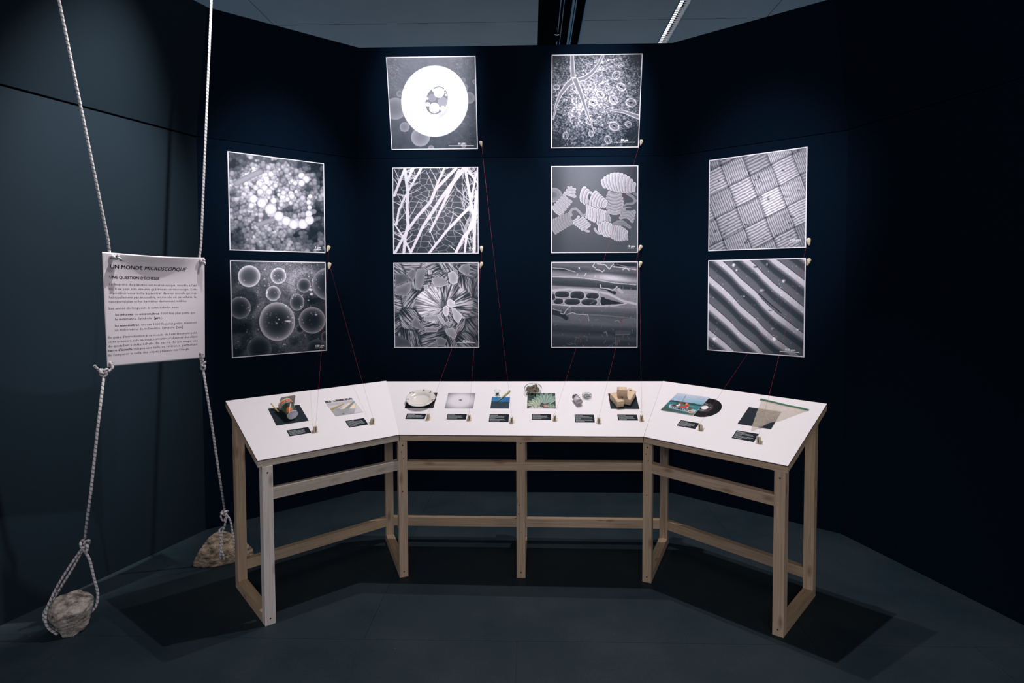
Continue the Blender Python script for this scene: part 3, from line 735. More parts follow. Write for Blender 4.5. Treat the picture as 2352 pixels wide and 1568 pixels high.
def pic_leaf(px, py):
    n = fbm(px/17, py/15, 5, 2, .7); n2 = fbm(px/42, py/42, 15, 3)
    cen = np.exp(-(((px-760)/560)**2+((py-680)/520)**2))
    g = .16+.50*cen+(n-.5)*(1.0)+.3*(n2-.5)
    for a, b in (((640, 230), (1150, 160)), ((800, 320), (1180, 240)), ((540, 860), (480, 1180)), ((440, 800), (380, 1100))):
        d, _ = seg_dist(px, py, a, b); g = g+.22*np.exp(-(d/40)**2)
    for cx, cy, r_, an in ((1160, 580, 78, .4), (840, 700, 70, .6), (730, 820, 72, .4), (1040, 780, 84, 1.0), (1310, 820, 88, .1), (1050, 1180, 88, .6), (960, 1390, 70, 1.3), (670, 1110, 65, 1.2), (1085, 400, 80, 2.2), (165, 590, 55, -.1), (310, 1330, 60, 1.7), (700, 1300, 50, 1.4), (1270, 1150, 60, .4)):
        x_, y_ = (px-cx)*math.cos(an)+(py-cy)*math.sin(an), -(px-cx)*math.sin(an)+(py-cy)*math.cos(an)
        d = np.hypot(x_/r_, y_/(r_*.8)); rg = np.exp(-((d-.85)/.16)**2)*.35+np.exp(-((d-.4)/.14)**2)*.22
        g = np.where(d < 1.1, g*.55+.2+rg, g); sl = np.exp(-((x_/(r_*.45))**2+(y_/(r_*.09))**2)); g = g-.7*sl
    T = [([(405, 100), (412, 280), (425, 470)], 50, 62), ([(430, 480), (330, 560), (230, 700), (160, 870), (122, 1090)], 82, 12),
         ([(470, 485), (600, 450), (720, 360), (810, 240), (875, 105)], 62, 34), ([(455, 480), (540, 690), (610, 900), (680, 1090), (755, 1290)], 76, 5), ([(850, 925), (1000, 930), (1200, 960), (1430, 1040)], 8, 58)]
    for pts, a, b in T:
        g = stroke(g, px, py, pts, a*1.15, b*1.15+4, .86, 0, 3); g = stroke(g, px, py, pts, a*.85, b*.85, .50, .12, 4)
    g = stroke(g, px, py, [(1240, 1490), (1420, 1300)], 8, 8, .6); g = stroke(g, px, py, [(1300, 1490), (1420, 1370)], 8, 8, .6)
    g = g-.35*np.exp(-(((px-120)/130)**2+((py-120)/120)**2))-.35*ss(1180, 1430, px)*ss(400, 110, py)-.4*ss(1150, 1300, px)*ss(1100, 1350, py)-.4*ss(350, 150, px)*ss(1200, 1500, py)
    return np.clip(g, .02, 1)
def pic_spiral(px, py):
    g = .26+.16*np.exp(-(((px-620)/500)**2+((py-620)/620)**2))+.03*(fbm(px/20, py/20, 2)-.5)-.12*ss(700, 100, py)*ss(900, 1450, px)-.08*ss(400, 120, px)
    def cap(g, cx, cy, hl, w_, an, v, curve=.25):
        pts = []
        for t in np.linspace(-1, 1, 6):
            o = -curve*hl*(t*t-.5)
            pts.append((cx+math.cos(an)*hl*t-math.sin(an)*o, cy+math.sin(an)*hl*t+math.cos(an)*o))
        n = len(pts)-1; best = np.full(px.shape, 1e9)
        for i in range(n):
            d, _ = seg_dist(px, py, pts[i], pts[i+1]); best = np.minimum(best, d/(w_/2))
        m = ss(1.08, .96, best); sh = v*1.14*(.84+.18*np.clip(best, 0, 1)**2)
        ring = ss(1.35, 1.05, best)*ss(.95, 1.0, best); g = g*(1-.55*ring)
        return g*(1-m)+sh*m
    def stack(g, p0, p1, n, h0, h1, w_, an, v, curve=.25, mid=None):
        for k in range(n):
            t = k/(n-1); x = p0[0]+(p1[0]-p0[0])*t; y = p0[1]+(p1[1]-p0[1])*t
            hh = h0+(h1-h0)*t; aa = an
            if mid: x += mid[0]*4*t*(1-t); y += mid[1]*4*t*(1-t); hh += mid[2]*4*t*(1-t)
            g = cap(g, x, y, hh-w_*.2, w_*1.06, aa+(mid[3]*(t-.5) if mid else 0), v, curve)
        return g
    g = sem_sphere(g, px, py, 130, 530, 140, 115, .45, .62, 2)
    g = sem_sphere(g, px, py, 120, 530, 90, 70, .38, .58, 2)
    g = stack(g, (350, 590), (185, 790), 6, 85, 95, 46, .75, .70, .2)
    g = stack(g, (420, 430), (390, 520), 3, 60, 80, 40, .25, .72)
    g = cap(g, 395, 420, 30, 34, -.6, .7); g = cap(g, 440, 545, 36, 40, .3, .72)
    g = stack(g, (130, 1040), (400, 900), 8, 110, 90, 44, 1.25, .60, .15)
    g = stroke(g, px, py, [(420, 850), (400, 800), (430, 755), (490, 745), (540, 790), (590, 850), (640, 860), (665, 800)], 34, 34, .62, .1)
    g = stroke(g, px, py, [(1300, 500), (1400, 560), (1440, 620), (1400, 660), (1300, 670), (1250, 700)], 40, 26, .55, .1)
    g = stroke(g, px, py, [(1370, 460), (1450, 520)], 40, 40, .5, .1)
    g = stack(g, (1100, 500), (1110, 800), 7, 85, 100, 62, .0, .66, .3, (0, 0, 35, 0))
    g = sem_sphere(g, px, py, 1095, 475, 75, 55, .5, .7, 2); g = sem_sphere(g, px, py, 1095, 467, 16, 11, .15, .3, 2)
    g = stack(g, (930, 350), (1410, 400), 11, 60, 60, 58, 1.45, .72, .12, (0, -45, 85, .5))
    g = cap(g, 1210, 980, 112, 52, .15, .55, -.5); g = cap(g, 1250, 1010, 100, 50, .1, .52, -.4)
    g = stack(g, (1300, 895), (1345, 760), 4, 105, 95, 50, .28, .62, -.45)
    m = ss(1.05, .9, np.hypot((px-1350)/70, (py-750)/26)); g = g*(1-m)+.25*m
    g = stack(g, (600, 520), (690, 590), 3, 110, 105, 70, 1.75, .74, .2)
    m = ss(1.1, .85, np.hypot((px-710)/26, (py-560)/52)); g = g*(1-m)+.3*m
    g = stack(g, (760, 590), (950, 665), 6, 120, 45, 66, 1.9, .76, .2)
    g = stack(g, (675, 790), (790, 850), 4, 100, 100, 50, 1.6, .78, -.1)
    g = stack(g, (850, 870), (960, 880), 4, 120, 90, 52, 1.55, .76, -.1); g = stack(g, (985, 880), (1030, 910), 3, 60, 24, 40, 1.5, .66)
    g = cap(g, 500, 915, 50, 40, -.75, .76); g = stack(g, (540, 940), (650, 1040), 5, 85, 75, 50, -.55, .74, .15); g = cap(g, 660, 1095, 36, 36, .4, .7)
    g = cap(g, 830, 1110, 60, 36, .7, .72); g = stack(g, (880, 1070), (1040, 1080), 5, 75, 90, 56, 1.4, .76, .3, (0, 0, 30, 0))
    g = stack(g, (1080, 1120), (1290, 1160), 7, 95, 60, 48, 1.6, .70, .1, (0, 0, 30, 0)); g = cap(g, 1300, 1200, 30, 34, 1.5, .66)
    return np.clip(g, .03, 1)
def pic_wood(px, py):
    yy = py+.10*(px-780)*-1+30*(fbm(px/300, py/300, 4)-.5)
    prof = np.interp(py-.055*(px-700)*np.where(py < 420, 1.6, 1), [80, 160, 210, 290, 320, 370, 460, 480, 560, 760, 790, 870, 930, 990, 1040, 1110, 1180, 1260, 1310, 1400],
                     [.42, .40, .22, .55, .62, .30, .16, .60, .62, .55, .46, .30, .36, .40, .44, .24, .16, .34, .20, .14])
    g = prof+.10*(fbm(px/160, py/10, 8, 3)-.5)+.05*(vnoise(px/9, py/9, 6)-.5)
    g = g+.34*np.exp(-(((px-1040)/330)**2+((py-300-.12*(px-1040))/60)**2))
    def line(g, pts, w_, v): return stroke(g, px, py, pts, w_, w_, v, 0, 3)
    g = line(g, [(120, 300), (500, 310), (800, 345), (1100, 400), (1450, 430)], 12, .8)
    g = line(g, [(120, 520), (350, 500), (720, 520), (1000, 570), (1250, 690), (1450, 735)], 34, .78)
    g = line(g, [(120, 740), (400, 765), (800, 770), (1100, 765), (1300, 725)], 16, .78)
    for cx, cy, rx, ry in ((275, 580, 112, 50), (515, 597, 108, 66), (757, 605, 98, 48), (210, 690, 75, 45), (435, 698, 120, 48), (705, 705, 122, 48), (130, 620, 30, 50)):
        d = (np.abs((px-cx)/rx)**2.6+np.abs((py-cy)/ry)**2.6)**(1/2.6)
        m = ss(1.24, 1.12, d); g = g*(1-m)+.78*m; m = ss(1.08, .98, d); g = g*(1-m)+(.08+.16*ss(.3, 1, d)*(py < cy)+.05*n01(px, py))*m
    tri = (px > 880) & (px < 1260) & (py > 625+(px-880)*.27*(px > 950)) & (py < 752-(px-880)*.06)
    g = np.where(tri, .07, g); g = line(g, [(880, 640), (870, 700), (890, 750)], 14, .75)
    g = stroke(g, px, py, [(880, 490), (980, 500), (1110, 560)], 10, 50, .07)
    g = line(g, [(880, 430), (890, 480), (1000, 490), (1080, 520), (1150, 460)], 16, .8); g = stroke(g, px, py, [(1170, 500), (1230, 550)], 50, 46, .72)
    g = stroke(g, px, py, [(120, 175), (300, 190), (470, 215)], 26, 6, .05); g = line(g, [(120, 160), (300, 170), (480, 225)], 12, .7)
    for pts in ([(790, 90), (760, 130), (800, 160)], [(830, 95), (960, 110), (1025, 180), (1090, 100)], [(810, 185), (870, 195), (915, 225), (945, 195)], [(1090, 140), (1250, 160), (1450, 190)], [(1240, 190), (1290, 160), (1340, 200)],
                [(630, 285), (655, 245)], [(510, 280), (520, 255)], [(790, 310), (800, 285)]): g = line(g, pts, 12, .82)
    g = stroke(g, px, py, [(540, 155), (550, 168)], 16, 16, .9); g = stroke(g, px, py, [(1150, 90), (1450, 110)], 90, 60, .08); g = line(g, [(1150, 105), (1250, 130), (1450, 170)], 8, .6)
    g = stroke(g, px, py, [(130, 860), (260, 900), (340, 960)], 90, 60, .10); g = line(g, [(250, 880), (300, 895), (340, 830), (400, 780)], 12, .74); g = line(g, [(125, 815), (260, 850)], 12, .66)
    g = stroke(g, px, py, [(440, 940), (640, 960)], 110, 80, .44); g = line(g, [(350, 900), (440, 870), (500, 895), (680, 905), (700, 1000)], 10, .78)
    g = line(g, [(700, 905), (1000, 920), (1440, 970)], 10, .52); g = stroke(g, px, py, [(1270, 1010), (1450, 1010)], 80, 70, .46)
    g = line(g, [(1110, 1010), (1160, 990), (1190, 1030)], 10, .62); g = stroke(g, px, py, [(1140, 1190), (1340, 1190)], 60, 60, .32); g = line(g, [(1120, 1220), (1340, 1215)], 8, .6)
    g = line(g, [(940, 1190), (970, 1175), (990, 1240)], 22, .5)
    r = np.random.default_rng(9)
    for k in range(55):
        x = 130+r.random()*1280; y = (1230+r.random()*170) if k % 2 else 120+r.random()*1200; a = r.random()*3; L = 20+r.random()*55
        g = line(g, [(x, y), (x+L*math.cos(a), y+L*math.sin(a))], 6, .55)
    return np.clip(g*(1-.25*ss(800, 1400, py)), .02, 1)
def n01(px, py): return vnoise(px/14, py/14, 31)
def pic_weave(px, py):
    x = px-850+14*(fbm(px/120, py/120, 2)-.5); y = py-550+14*(fbm(px/120, py/120, 5)-.5)
    e1 = (.885, -.465); e2 = (.36, .933); det = e1[0]*e2[1]-e2[0]*e1[1]
    s = (x*e2[1]-y*e2[0])/det/326+.5; t = (-x*e1[1]+y*e1[0])/det/304+.5
    i = np.floor(s); j = np.floor(t); fs = s-i; ft = t-j; ver = ((i+j) % 2) == 0
    cellr = np.random.default_rng(8).random((40, 40)); ident = cellr[(i.astype(int)) % 40, (j.astype(int)) % 40]
    lenv = np.where(ver, ft, fs); acv = np.where(ver, fs, ft); nst = np.where(ver, 10+3*ident, 7+2*ident)
    wob = .05*(fbm(px/60, py/60, 11)-.5)
    ph = ((acv+wob)*nst) % 1; st = .5-.5*np.cos(2*PI*ph)
    ends = np.minimum(lenv, 1-lenv); sides = np.minimum(acv, 1-acv)
    g = (.50+.34*st**.8)*(.62+.38*ss(-.04, .12, ends))*(.45+.55*ss(0, .03, sides))
    g = g*(.88+.24*ident)+.12*(vnoise(px/9, py/9, 3)-.5)
    g = g-.35*ss(.70, .85, fbm(px/45, py/45, 19, 3))
    cr = ss(.07, .0, np.hypot(np.minimum(fs, 1-fs), np.minimum(ft, 1-ft))); g = g*(1-.75*cr)
    vg = np.exp(-(((px-760)/850)**2+((py-800)/850)**2)); return np.clip(g*(.62+.5*vg), .03, 1)
def pic_groove(px, py):
    xs = [0, 300, 420, 540, 760, 850, 1020, 1180, 1450]; ys = [230, 480, 590, 722, 905, 1010, 1170, 1290, 1500]
    sl = np.interp(px, xs, ys)-720; q_ = (py-sl+10*np.sin(py/210)-720+3000-60*ss(700, 1400, px)*0)
    k = ((q_-3000)/372) % 1
    g = np.interp(k, [0, .012, .02, .05, .24, .30, .44, .62, .70, .985, 1], [.06, .06, .7, .82, .80, .55, .20, .22, .42, .46, .06])
    n = vnoise(px/10, py/10, 2); g = g+.05*(n-.5)*(k > .6)
    r = np.random.default_rng(6)
    for m_ in range(110):
        x, y = r.random(2)*1320+100; q2 = 3+r.random()*3; g = g+.5*np.exp(-((px-x)**2+(py-y)**2)/(q2*q2))
    for x, y, a_, b_, v in ((455, 165, 22, 22, .6), (495, 235, 14, 14, .5), (855, 522, 32, 20, .4), (1160, 390, 24, 22, .6), (1030, 1205, 26, 26, .5), (180, 1205, 22, 20, .4), (600, 605, 10, 10, .7), (1360, 1075, 26, 14, .4), (925, 155, 14, 20, .4), (1000, 1065, 26, 16, .25), (760, 190, 26, 12, -.5), (965, 805, 26, 8, -.4)):
        d = ((px-x)/a_)**2+((py-y)/b_)**2; g = g+v*np.exp(-d*d*.7)-.3*np.exp(-(((px-x-14)/a_)**2+((py-y-10)/b_)**2)*2)*(v > 0)
    g = stroke(g, px, py, [(805, 560), (950, 700), (1120, 840)], 14, 14, .12)
    g = g*(1-.30*ss(850, 1450, px*.5+py*.5))
    return np.clip(g, .02, 1)

def tone(g):
    g = np.clip(g, 0, 1)[..., None]
    lo = np.array([.045, .095, .135]); mid = np.array([.44, .445, .475]); hi = np.array([.985, .965, 1.0])
    c = np.where(g < .5, lo+(mid-lo)*g*2, mid+(hi-mid)*(g-.5)*2)
    return np.where(c <= .04045, c/12.92, ((c+.055)/1.055)**2.4)
def print_grid(name, o, ex, ed, sx, sy, N, Mv, colors, mat, parent, **k):
    """o = top left corner, ex right, ed down"""
    u, v = np.meshgrid(np.linspace(0, 1, N+1), np.linspace(0, 1, Mv+1))
    V = np.asarray(o)+u.reshape(-1, 1)*sx*np.asarray(ex)+v.reshape(-1, 1)*sy*np.asarray(ed)
    a = np.arange(N*Mv); r_ = a//N; c__ = a % N; i0 = r_*(N+1)+c__
    F = np.stack([i0, i0+N+1, i0+N+2, i0+1], 1)
    inv = np.array(ROOTM[parent.name].inverted()); Vl = V@inv[:3, :3].T+inv[:3, 3]
    me = bpy.data.meshes.new(name); me.vertices.add(len(Vl)); me.vertices.foreach_set('co', Vl.astype(np.float32).ravel())
    me.loops.add(len(F)*4); me.loops.foreach_set('vertex_index', F.astype(np.int32).ravel())
    me.polygons.add(len(F)); me.polygons.foreach_set('loop_start', (np.arange(len(F))*4).astype(np.int32))
    me.update(calc_edges=True)
    ca = me.color_attributes.new('Col', 'FLOAT_COLOR', 'POINT')
    cc = np.ones((len(V), 4), np.float32); cc[:, :3] = colors.reshape(-1, 3); ca.data.foreach_set('color', cc.ravel())
    me.materials.append(mat); ob = bpy.data.objects.new(name, me); C.objects.link(ob); ob.parent = parent
    return tag(ob, **k)

PS = .6449
def nrm(a): return unit(a)
exC = vec(1, 0, 0); aL, aR = .7214, .6653
eL = vec(-math.cos(aL), -math.sin(aL), 0); eR = vec(math.cos(aR), -math.sin(aR), 0)
nL = vec(math.sin(aL), -math.cos(aL), 0); nR = vec(-math.sin(aR), -math.cos(aR), 0); nC = vec(0, -1, 0)
cL = vec(-1.301, 4.435, 0); cR = vec(1.053, 4.435, 0)
kz = vec(0, 0, 1)
ln = .2197; upT = vec(0, -math.sin(ln), math.cos(ln)); nT = vec(0, -math.cos(ln), -math.sin(ln)); hinge = vec(0, 4.435, 2.5237)
zm, zl = 2.4588, 1.7487
xa, xb = -1.0451, .1439
PD = .005
POST = [
 ('bacteria', cL+eL*(.268+PS)+kz*zm, -eL, -kz, nL, [(67, 98), (1352, 262), (1378, 1455), (103, 1422)], pic_bacteria,
  'micrograph print of a round-cell chain among white clumps, upper on the left wall', '1 µm', .085, .03),
 ('spheres', cL+eL*(.268+PS)+kz*zl, -eL, -kz, nL, [(103, 97), (1380, 130), (1392, 1303), (130, 1398)], pic_spheres,
  'micrograph print of smooth grey spheres on fibrous ground, lower on the left wall', '100 µm', .085, .03),
 ('donut', hinge+upT*(.066+PS)+exC*xa, exC, -upT, nT, [(102, 130), (1343, 106), (1378, 1400), (185, 1413)], pic_donut,
  'micrograph print of a big white ring with balls in its hole, top left', '10 µm', .29, .03),
 ('hairs', vec(xa, 4.435, zm), exC, -kz, nC, [(143, 97), (1492, 88), (1500, 1443), (163, 1448)], pic_hairs,
  'micrograph print of white branching hairs over a net of cells', '10 µm', .07, .03),
 ('plates', vec(xa, 4.435, zl), exC, -kz, nC, [(158, 86), (1497, 88), (1497, 1418), (168, 1420)], pic_plates,
  'micrograph print of stacked flaky crystal plates fanning out', '10 µm', .22, .05),
 ('leaf', hinge+upT*(.066+PS)+exC*xb, exC, -upT, nT, [(105, 107), (1475, 78), (1417, 1490), (103, 1512)], pic_leaf,
  'micrograph print of a star-shaped hair on a grainy surface with pores, top right', '50 µm', .24, .05),
 ('spirals', vec(xb, 4.435, zm), exC, -kz, nC, [(106, 84), (1469, 68), (1464, 1428), (113, 1440)], pic_spiral,
  'micrograph print of coiled white spirals on plain grey ground', '10 µm', .075, .045),
 ('wood', vec(xb, 4.435, zl), exC, -kz, nC, [(112, 76), (1467, 72), (1455, 1414), (114, 1416)], pic_wood,
  'micrograph print of long wood fibres with a row of open oval cells', None, .075, .03),
 ('weave', cR+eR*.2672+kz*zm, eR, -kz, nR, [(105, 288), (1421, 95), (1410, 1443), (105, 1500)], pic_weave,
  'micrograph print of a plaited fabric weave, upper on the right wall', '100 µm', .12, .05),
 ('grooves', cR+eR*.2672+kz*zl, eR, -kz, nR, [(105, 108), (1457, 76), (1430, 1450), (92, 1350)], pic_groove,
  'micrograph print of light and dark diagonal grooves, lower on the right wall', '100 µm', .19, .035)]
NP = 236
for key, o, ex, ed, nn, quad, fn, lab, scale, blen, bmar in POST:
    root = thing('micrograph_print', tuple(o+ex*PS/2+ed*PS/2), lab, 'poster', 'black and white micrograph prints on the dark walls')
    V, F = obox(o+ed*PS+nn*.0003, ex*PS, -ed*PS, nn*PD); mk('backing_board', V, F, MAT['border'], root)
    bw = .0062
    px, py, u, v = grid_px(NP, NP, quad)
    g = fn(px, py)
    print_grid('print', o+ex*bw+ed*bw+nn*(PD+.0006), ex, ed, PS-2*bw, PS-2*bw, NP, NP, tone(g), MAT['print'], root)
    if scale:
        # scale bar and figure near the lower right corner
        L = blen*PS; x1 = PS*(1-.045); y1 = PS*(1-bmar-.006)
        V, F = obox(o+ex*(x1-L)+ed*y1+nn*(PD+.0008), ex*L, -ed*.0032, nn*.0006); mk('scale_bar', V, F, MAT['whitepaint'], root)
        Vt, Ft = text_mesh(scale, .021, .0006)
        wdt = Vt[:, 0].max()-Vt[:, 0].min()
        base = o+ex*(x1-L/2-wdt/2)+ed*(y1-.009)+nn*(PD+.0012)
        mk('scale_figure', base+Vt[:, :1]*ex-Vt[:, 1:2]*ed, Ft, MAT['whitepaint'], root)

# ------------------------------------------------------------------ teardrop clips on the wall and folded clips on the table
def tear(name, c, ex, upv, nn, tilt, label, sc_=1.0):
    """teardrop cord holder: round top, pointed foot, long slot"""
    c1, s1 = math.cos(tilt), math.sin(tilt); X = ex*c1+upv*s1; Y = upv*c1-ex*s1
    M_ = frame(c, X, Y, nn); root = thing(name, None, label, 'clip', 'beige teardrop clips beside the prints', M_)
    prof = []
    for k in range(20):
        t = 2*PI*k/20; r = .0135*(1+.0*math.sin(t)); y = .013*math.sin(t)
        if math.sin(t) < 0: y = .040*math.sin(t); r = .0135*(1-.35*abs(math.sin(t)))
        prof.append((r*math.cos(t)*sc_, y*sc_+.013))
    V = [(x, y, 0) for x, y in prof]+[(x*.92, y*.94, .010) for x, y in prof]+[(x*.45, y*.75, .015) for x, y in prof]
    F = []
    for b in (0, 20):
        for k in range(20): F.append((b+k, b+(k+1) % 20, b+20+(k+1) % 20, b+20+k))
    F.append(tuple(range(40, 60))); F.append(tuple(range(19, -1, -1)))
    mk('clip_body', V, F, MAT['clip'], root, local=True, smooth=False)
    V, F = obox((-.0016, -.012, .0148), (.0032, 0, 0), (0, .024, 0), (0, 0, .0008)); mk('slot', V, F, MAT['clip_d'], root, local=True)
    return c
WC = {}
WC['bacteria'] = tear('wall_clip', vec(-1.487, 4.272, 1.846)+nL*.0005, -eL, kz, nL, -.35, 'beige teardrop clip at the lower right corner of the round-cell chain print')
WC['spheres'] = tear('wall_clip', vec(-1.482, 4.276, 1.722)+nL*.0005, -eL, kz, nL, -.15, 'beige teardrop clip at the upper right corner of the grey spheres print')
WC['hairs'] = tear('wall_clip', vec(-.379, 4.4345, 1.846), exC, kz, nC, .05, 'beige teardrop clip at the lower right corner of the branching hairs print')
WC['plates'] = tear('wall_clip', vec(-.383, 4.4345, 1.726), exC, kz, nC, -.3, 'beige teardrop clip at the upper right corner of the crystal plates print')
WC['spirals'] = tear('wall_clip', vec(.805, 4.4345, 1.847), exC, kz, nC, -.4, 'beige teardrop clip at the lower right corner of the coiled spirals print')
WC['wood'] = tear('wall_clip', vec(.806, 4.4345, 1.727), exC, kz, nC, -.25, 'beige teardrop clip at the upper right corner of the wood fibre print')
WC['weave'] = tear('wall_clip', vec(1.783, 3.862, 1.851)+nR*.0005, eR, kz, nR, .1, 'beige teardrop clip at the lower right corner of the plaited weave print')
WC['grooves'] = tear('wall_clip', vec(1.782, 3.863, 1.720)+nR*.0005, eR, kz, nR, -.3, 'beige teardrop clip at the upper right corner of the diagonal grooves print')
WC['donut'] = tear('wall_clip', vec(-.375, 4.413, 2.622)+nT*.0005, exC, upT, nT, .15, 'beige teardrop clip at the lower right corner of the glowing ring print', .9)
WC['leaf'] = tear('wall_clip', vec(.804, 4.414, 2.620)+nT*.0005, exC, upT, nT, -.15, 'beige teardrop clip at the lower right corner of the star-shaped hair print', .9)
def table_clip(k, u, v, label):
    M_ = seg_frame(k, u, v, .0004); root = thing('table_clip', None, label, 'clip', 'small folded beige clips on the table', M_)
    # base plate with clipped corners
    b = [(-.014, -.010), (-.008, -.014), (.008, -.014), (.014, -.010), (.014, .012), (-.014, .012)]
    V = [(x, y, 0) for x, y in b]+[(x, y, .0025) for x, y in b]; n = len(b)
    F = [tuple(range(n-1, -1, -1)), tuple(range(n, 2*n))]+[(i, (i+1) % n, (i+1) % n+n, i+n) for i in range(n)]
    mk('base_plate', V, F, MAT['clip'], root, local=True)
    # upright arched fin, two leaves with a gap
    for x0 in (-.0075, .0025):
        pts = [(-.010, .0025), (.010, .0025), (.011, .014), (.008, .026), (.003, .033), (-.002, .031), (-.008, .018)]
        m = len(pts); V = [(x0, y, z) for y, z in pts]+[(x0+.005, y, z) for y, z in pts]
        F = [tuple(range(m-1, -1, -1)), tuple(range(m, 2*m))]+[(i, (i+1) % m, (i+1) % m+m, i+m) for i in range(m)]
        mk('fin', V, F, MAT['clip'], root, local=True)
    V, F = obox((-.0025, -.006, .0025), (.005, 0, 0), (0, .012, 0), (0, 0, .018)); mk('slot_core', V, F, MAT['clip_d'], root, local=True)
    return tp(k, u, v+.002, .034)

# ================================================================== THINGS ON THE TABLE
def card(name, k, c4, mat, label, cat, group=None, th=.0012, h0=.0004):
    """thin card whose corners are table coordinates TL,TR,BR,BL"""
    P = [tp(k, u, v, h0) for u, v in c4]; n = SEG[k][3]; c = sum(P)/4
    root = thing(name, tuple(c), label, cat, group)
    V, F = hexa([P[3], P[2], P[1], P[0]], [P[i]+n*th for i in (3, 2, 1, 0)]); mk('card', V, F, mat, root)
    return root, P, n
def rect(u0, u1, v0, v1): return [(u0, v1), (u1, v1), (u1, v0), (u0, v0)]
PRINTG = 'black square cards under the exhibits'
LABG = 'small black caption cards on the white table'
def matcard(k, r, label): return card('backing_card', k, rect(*r), MAT['matcard'], label, 'card', PRINTG)[0]
matcard('L', (.154, .318, .2405, .3918), 'black square card under the lying ice cream cup')
matcard('C', (-.022, .146, .2375, .3925), 'black square card under the cream plate')
matcard('C', (1.164, 1.326, .2425, .3922), 'black square card under the three wooden blocks')
matcard('R', (.415, .581, .2405, .395), 'black square card partly under the triangular net')
# caption cards with rows of fine lettering
def caption(k, r, label, rows, seed):
    root, P, n = card('caption_card', k, rect(*r), MAT['labelcard'], label, 'label', LABG)
    u0, u1, v0, v1 = r; rr = random.Random(seed); parts = []
    o, ex, ey, nn = SEG[k]; W_ = u1-u0-.012; lh = (v1-v0-.010)/rows
    for i in range(rows):
        y = v1-.006-lh*(i+.78); x = 0
        L = W_*(.45 if i == 0 else (rr.uniform(.35, .6) if i == rows-1 else rr.uniform(.80, 1.0)))
        if rows > 6 and i == rows//2: L = W_*.35
        hgt = lh*(.50 if i == 0 else .38)
        while x < L:
            wd = rr.uniform(.002, .0065)
            if x+wd > L: break
            parts.append(obox(tp(k, u0+.005+x, y, .0017), ex*wd, ey*hgt, nn*.0002)); x += wd+.0012
    V, F = join(parts); mk('lettering', V, F, MAT['lettering'], root)
caption('L', (.188, .2975, .138, .187), 'tilted black caption card in front of the ice cream cup', 6, 1)
caption('L', (.498, .606, .129, .189), 'tilted black caption card in front of the street photo', 6, 2)
caption('C', (.004, .114, .1365, .185), 'black caption card in front of the cream plate', 6, 3)
caption('C', (.237, .347, .1355, .184), 'black caption card in front of the pale grey photo', 6, 4)
caption('C', (.477, .587, .1155, .185), 'black caption card in front of the blue sea photo', 8, 5)
caption('C', (.7148, .8243, .1373, .189), 'black caption card in front of the pale leaves photo', 6, 6)
caption('C', (.9553, .1100+.9543, .1172, .186), 'black caption card in front of the small metal can', 8, 7)
caption('C', (1.195, 1.304, .1378, .1885), 'black caption card in front of the wooden blocks', 6, 8)
caption('R', (.124, .2295, .139, .1903), 'tilted black caption card in front of the vinyl record', 6, 9)
caption('R', (.4315, .541, .1208, .1862), 'tilted black caption card in front of the triangular net', 7, 10)
TC = {}
TC['bacteria'] = table_clip('L', .318, .143, 'folded beige clip right of the caption card for the ice cream cup')
TC['spheres'] = table_clip('L', .630, .134, 'folded beige clip right of the caption card for the street photo')
TC['plates'] = table_clip('C', .1345, .140, 'folded beige clip right of the caption card for the plate')
TC['hairs'] = table_clip('C', .3656, .138, 'folded beige clip right of the caption card for the pale grey photo')
TC['donut'] = table_clip('C', .6053, .119, 'folded beige clip right of the caption card for the blue photo')
TC['leaf'] = table_clip('C', .8442, .140, 'folded beige clip right of the caption card for the leaves photo')
TC['spirals'] = table_clip('C', 1.0853, .120, 'folded beige clip right of the caption card for the metal can')
TC['wood'] = table_clip('C', 1.3225, .143, 'folded beige clip right of the caption card for the wooden blocks')
TC['grooves'] = table_clip('R', .2593, .144, 'folded beige clip right of the caption card for the record')
TC['weave'] = table_clip('R', .5649, .126, 'folded beige clip right of the caption card for the net')
STRL = {'bacteria': 'ice cream cup caption to the round-cell chain print', 'spheres': 'street photo caption to the grey spheres print',
 'plates': 'plate caption to the crystal plates print', 'hairs': 'pale grey photo caption to the branching hairs print',
 'donut': 'blue photo caption to the glowing ring print', 'leaf': 'leaves photo caption to the star-shaped hair print',
 'spirals': 'metal can caption to the coiled spirals print', 'wood': 'wooden blocks caption to the wood fibre print',
 'grooves': 'record caption to the diagonal grooves print', 'weave': 'net caption to the plaited weave print'}
for k_ in TC:
    a, b = TC[k_], np.asarray(WC[k_], float); b = b+unit(vec(0, 3.2, 0)-b*vec(1, 1, 0))*.012; pts = [a+(b-a)*t+vec(0, 0, -.012*4*t*(1-t)) for t in np.linspace(0, 1, 14)]
    V, F, uv = tube(pts, .00036, 5)
    root_mesh('red_string', V, F, MAT['string'], 'thin red string from the '+STRL[k_], 'string', 'red strings between table clips and wall prints')

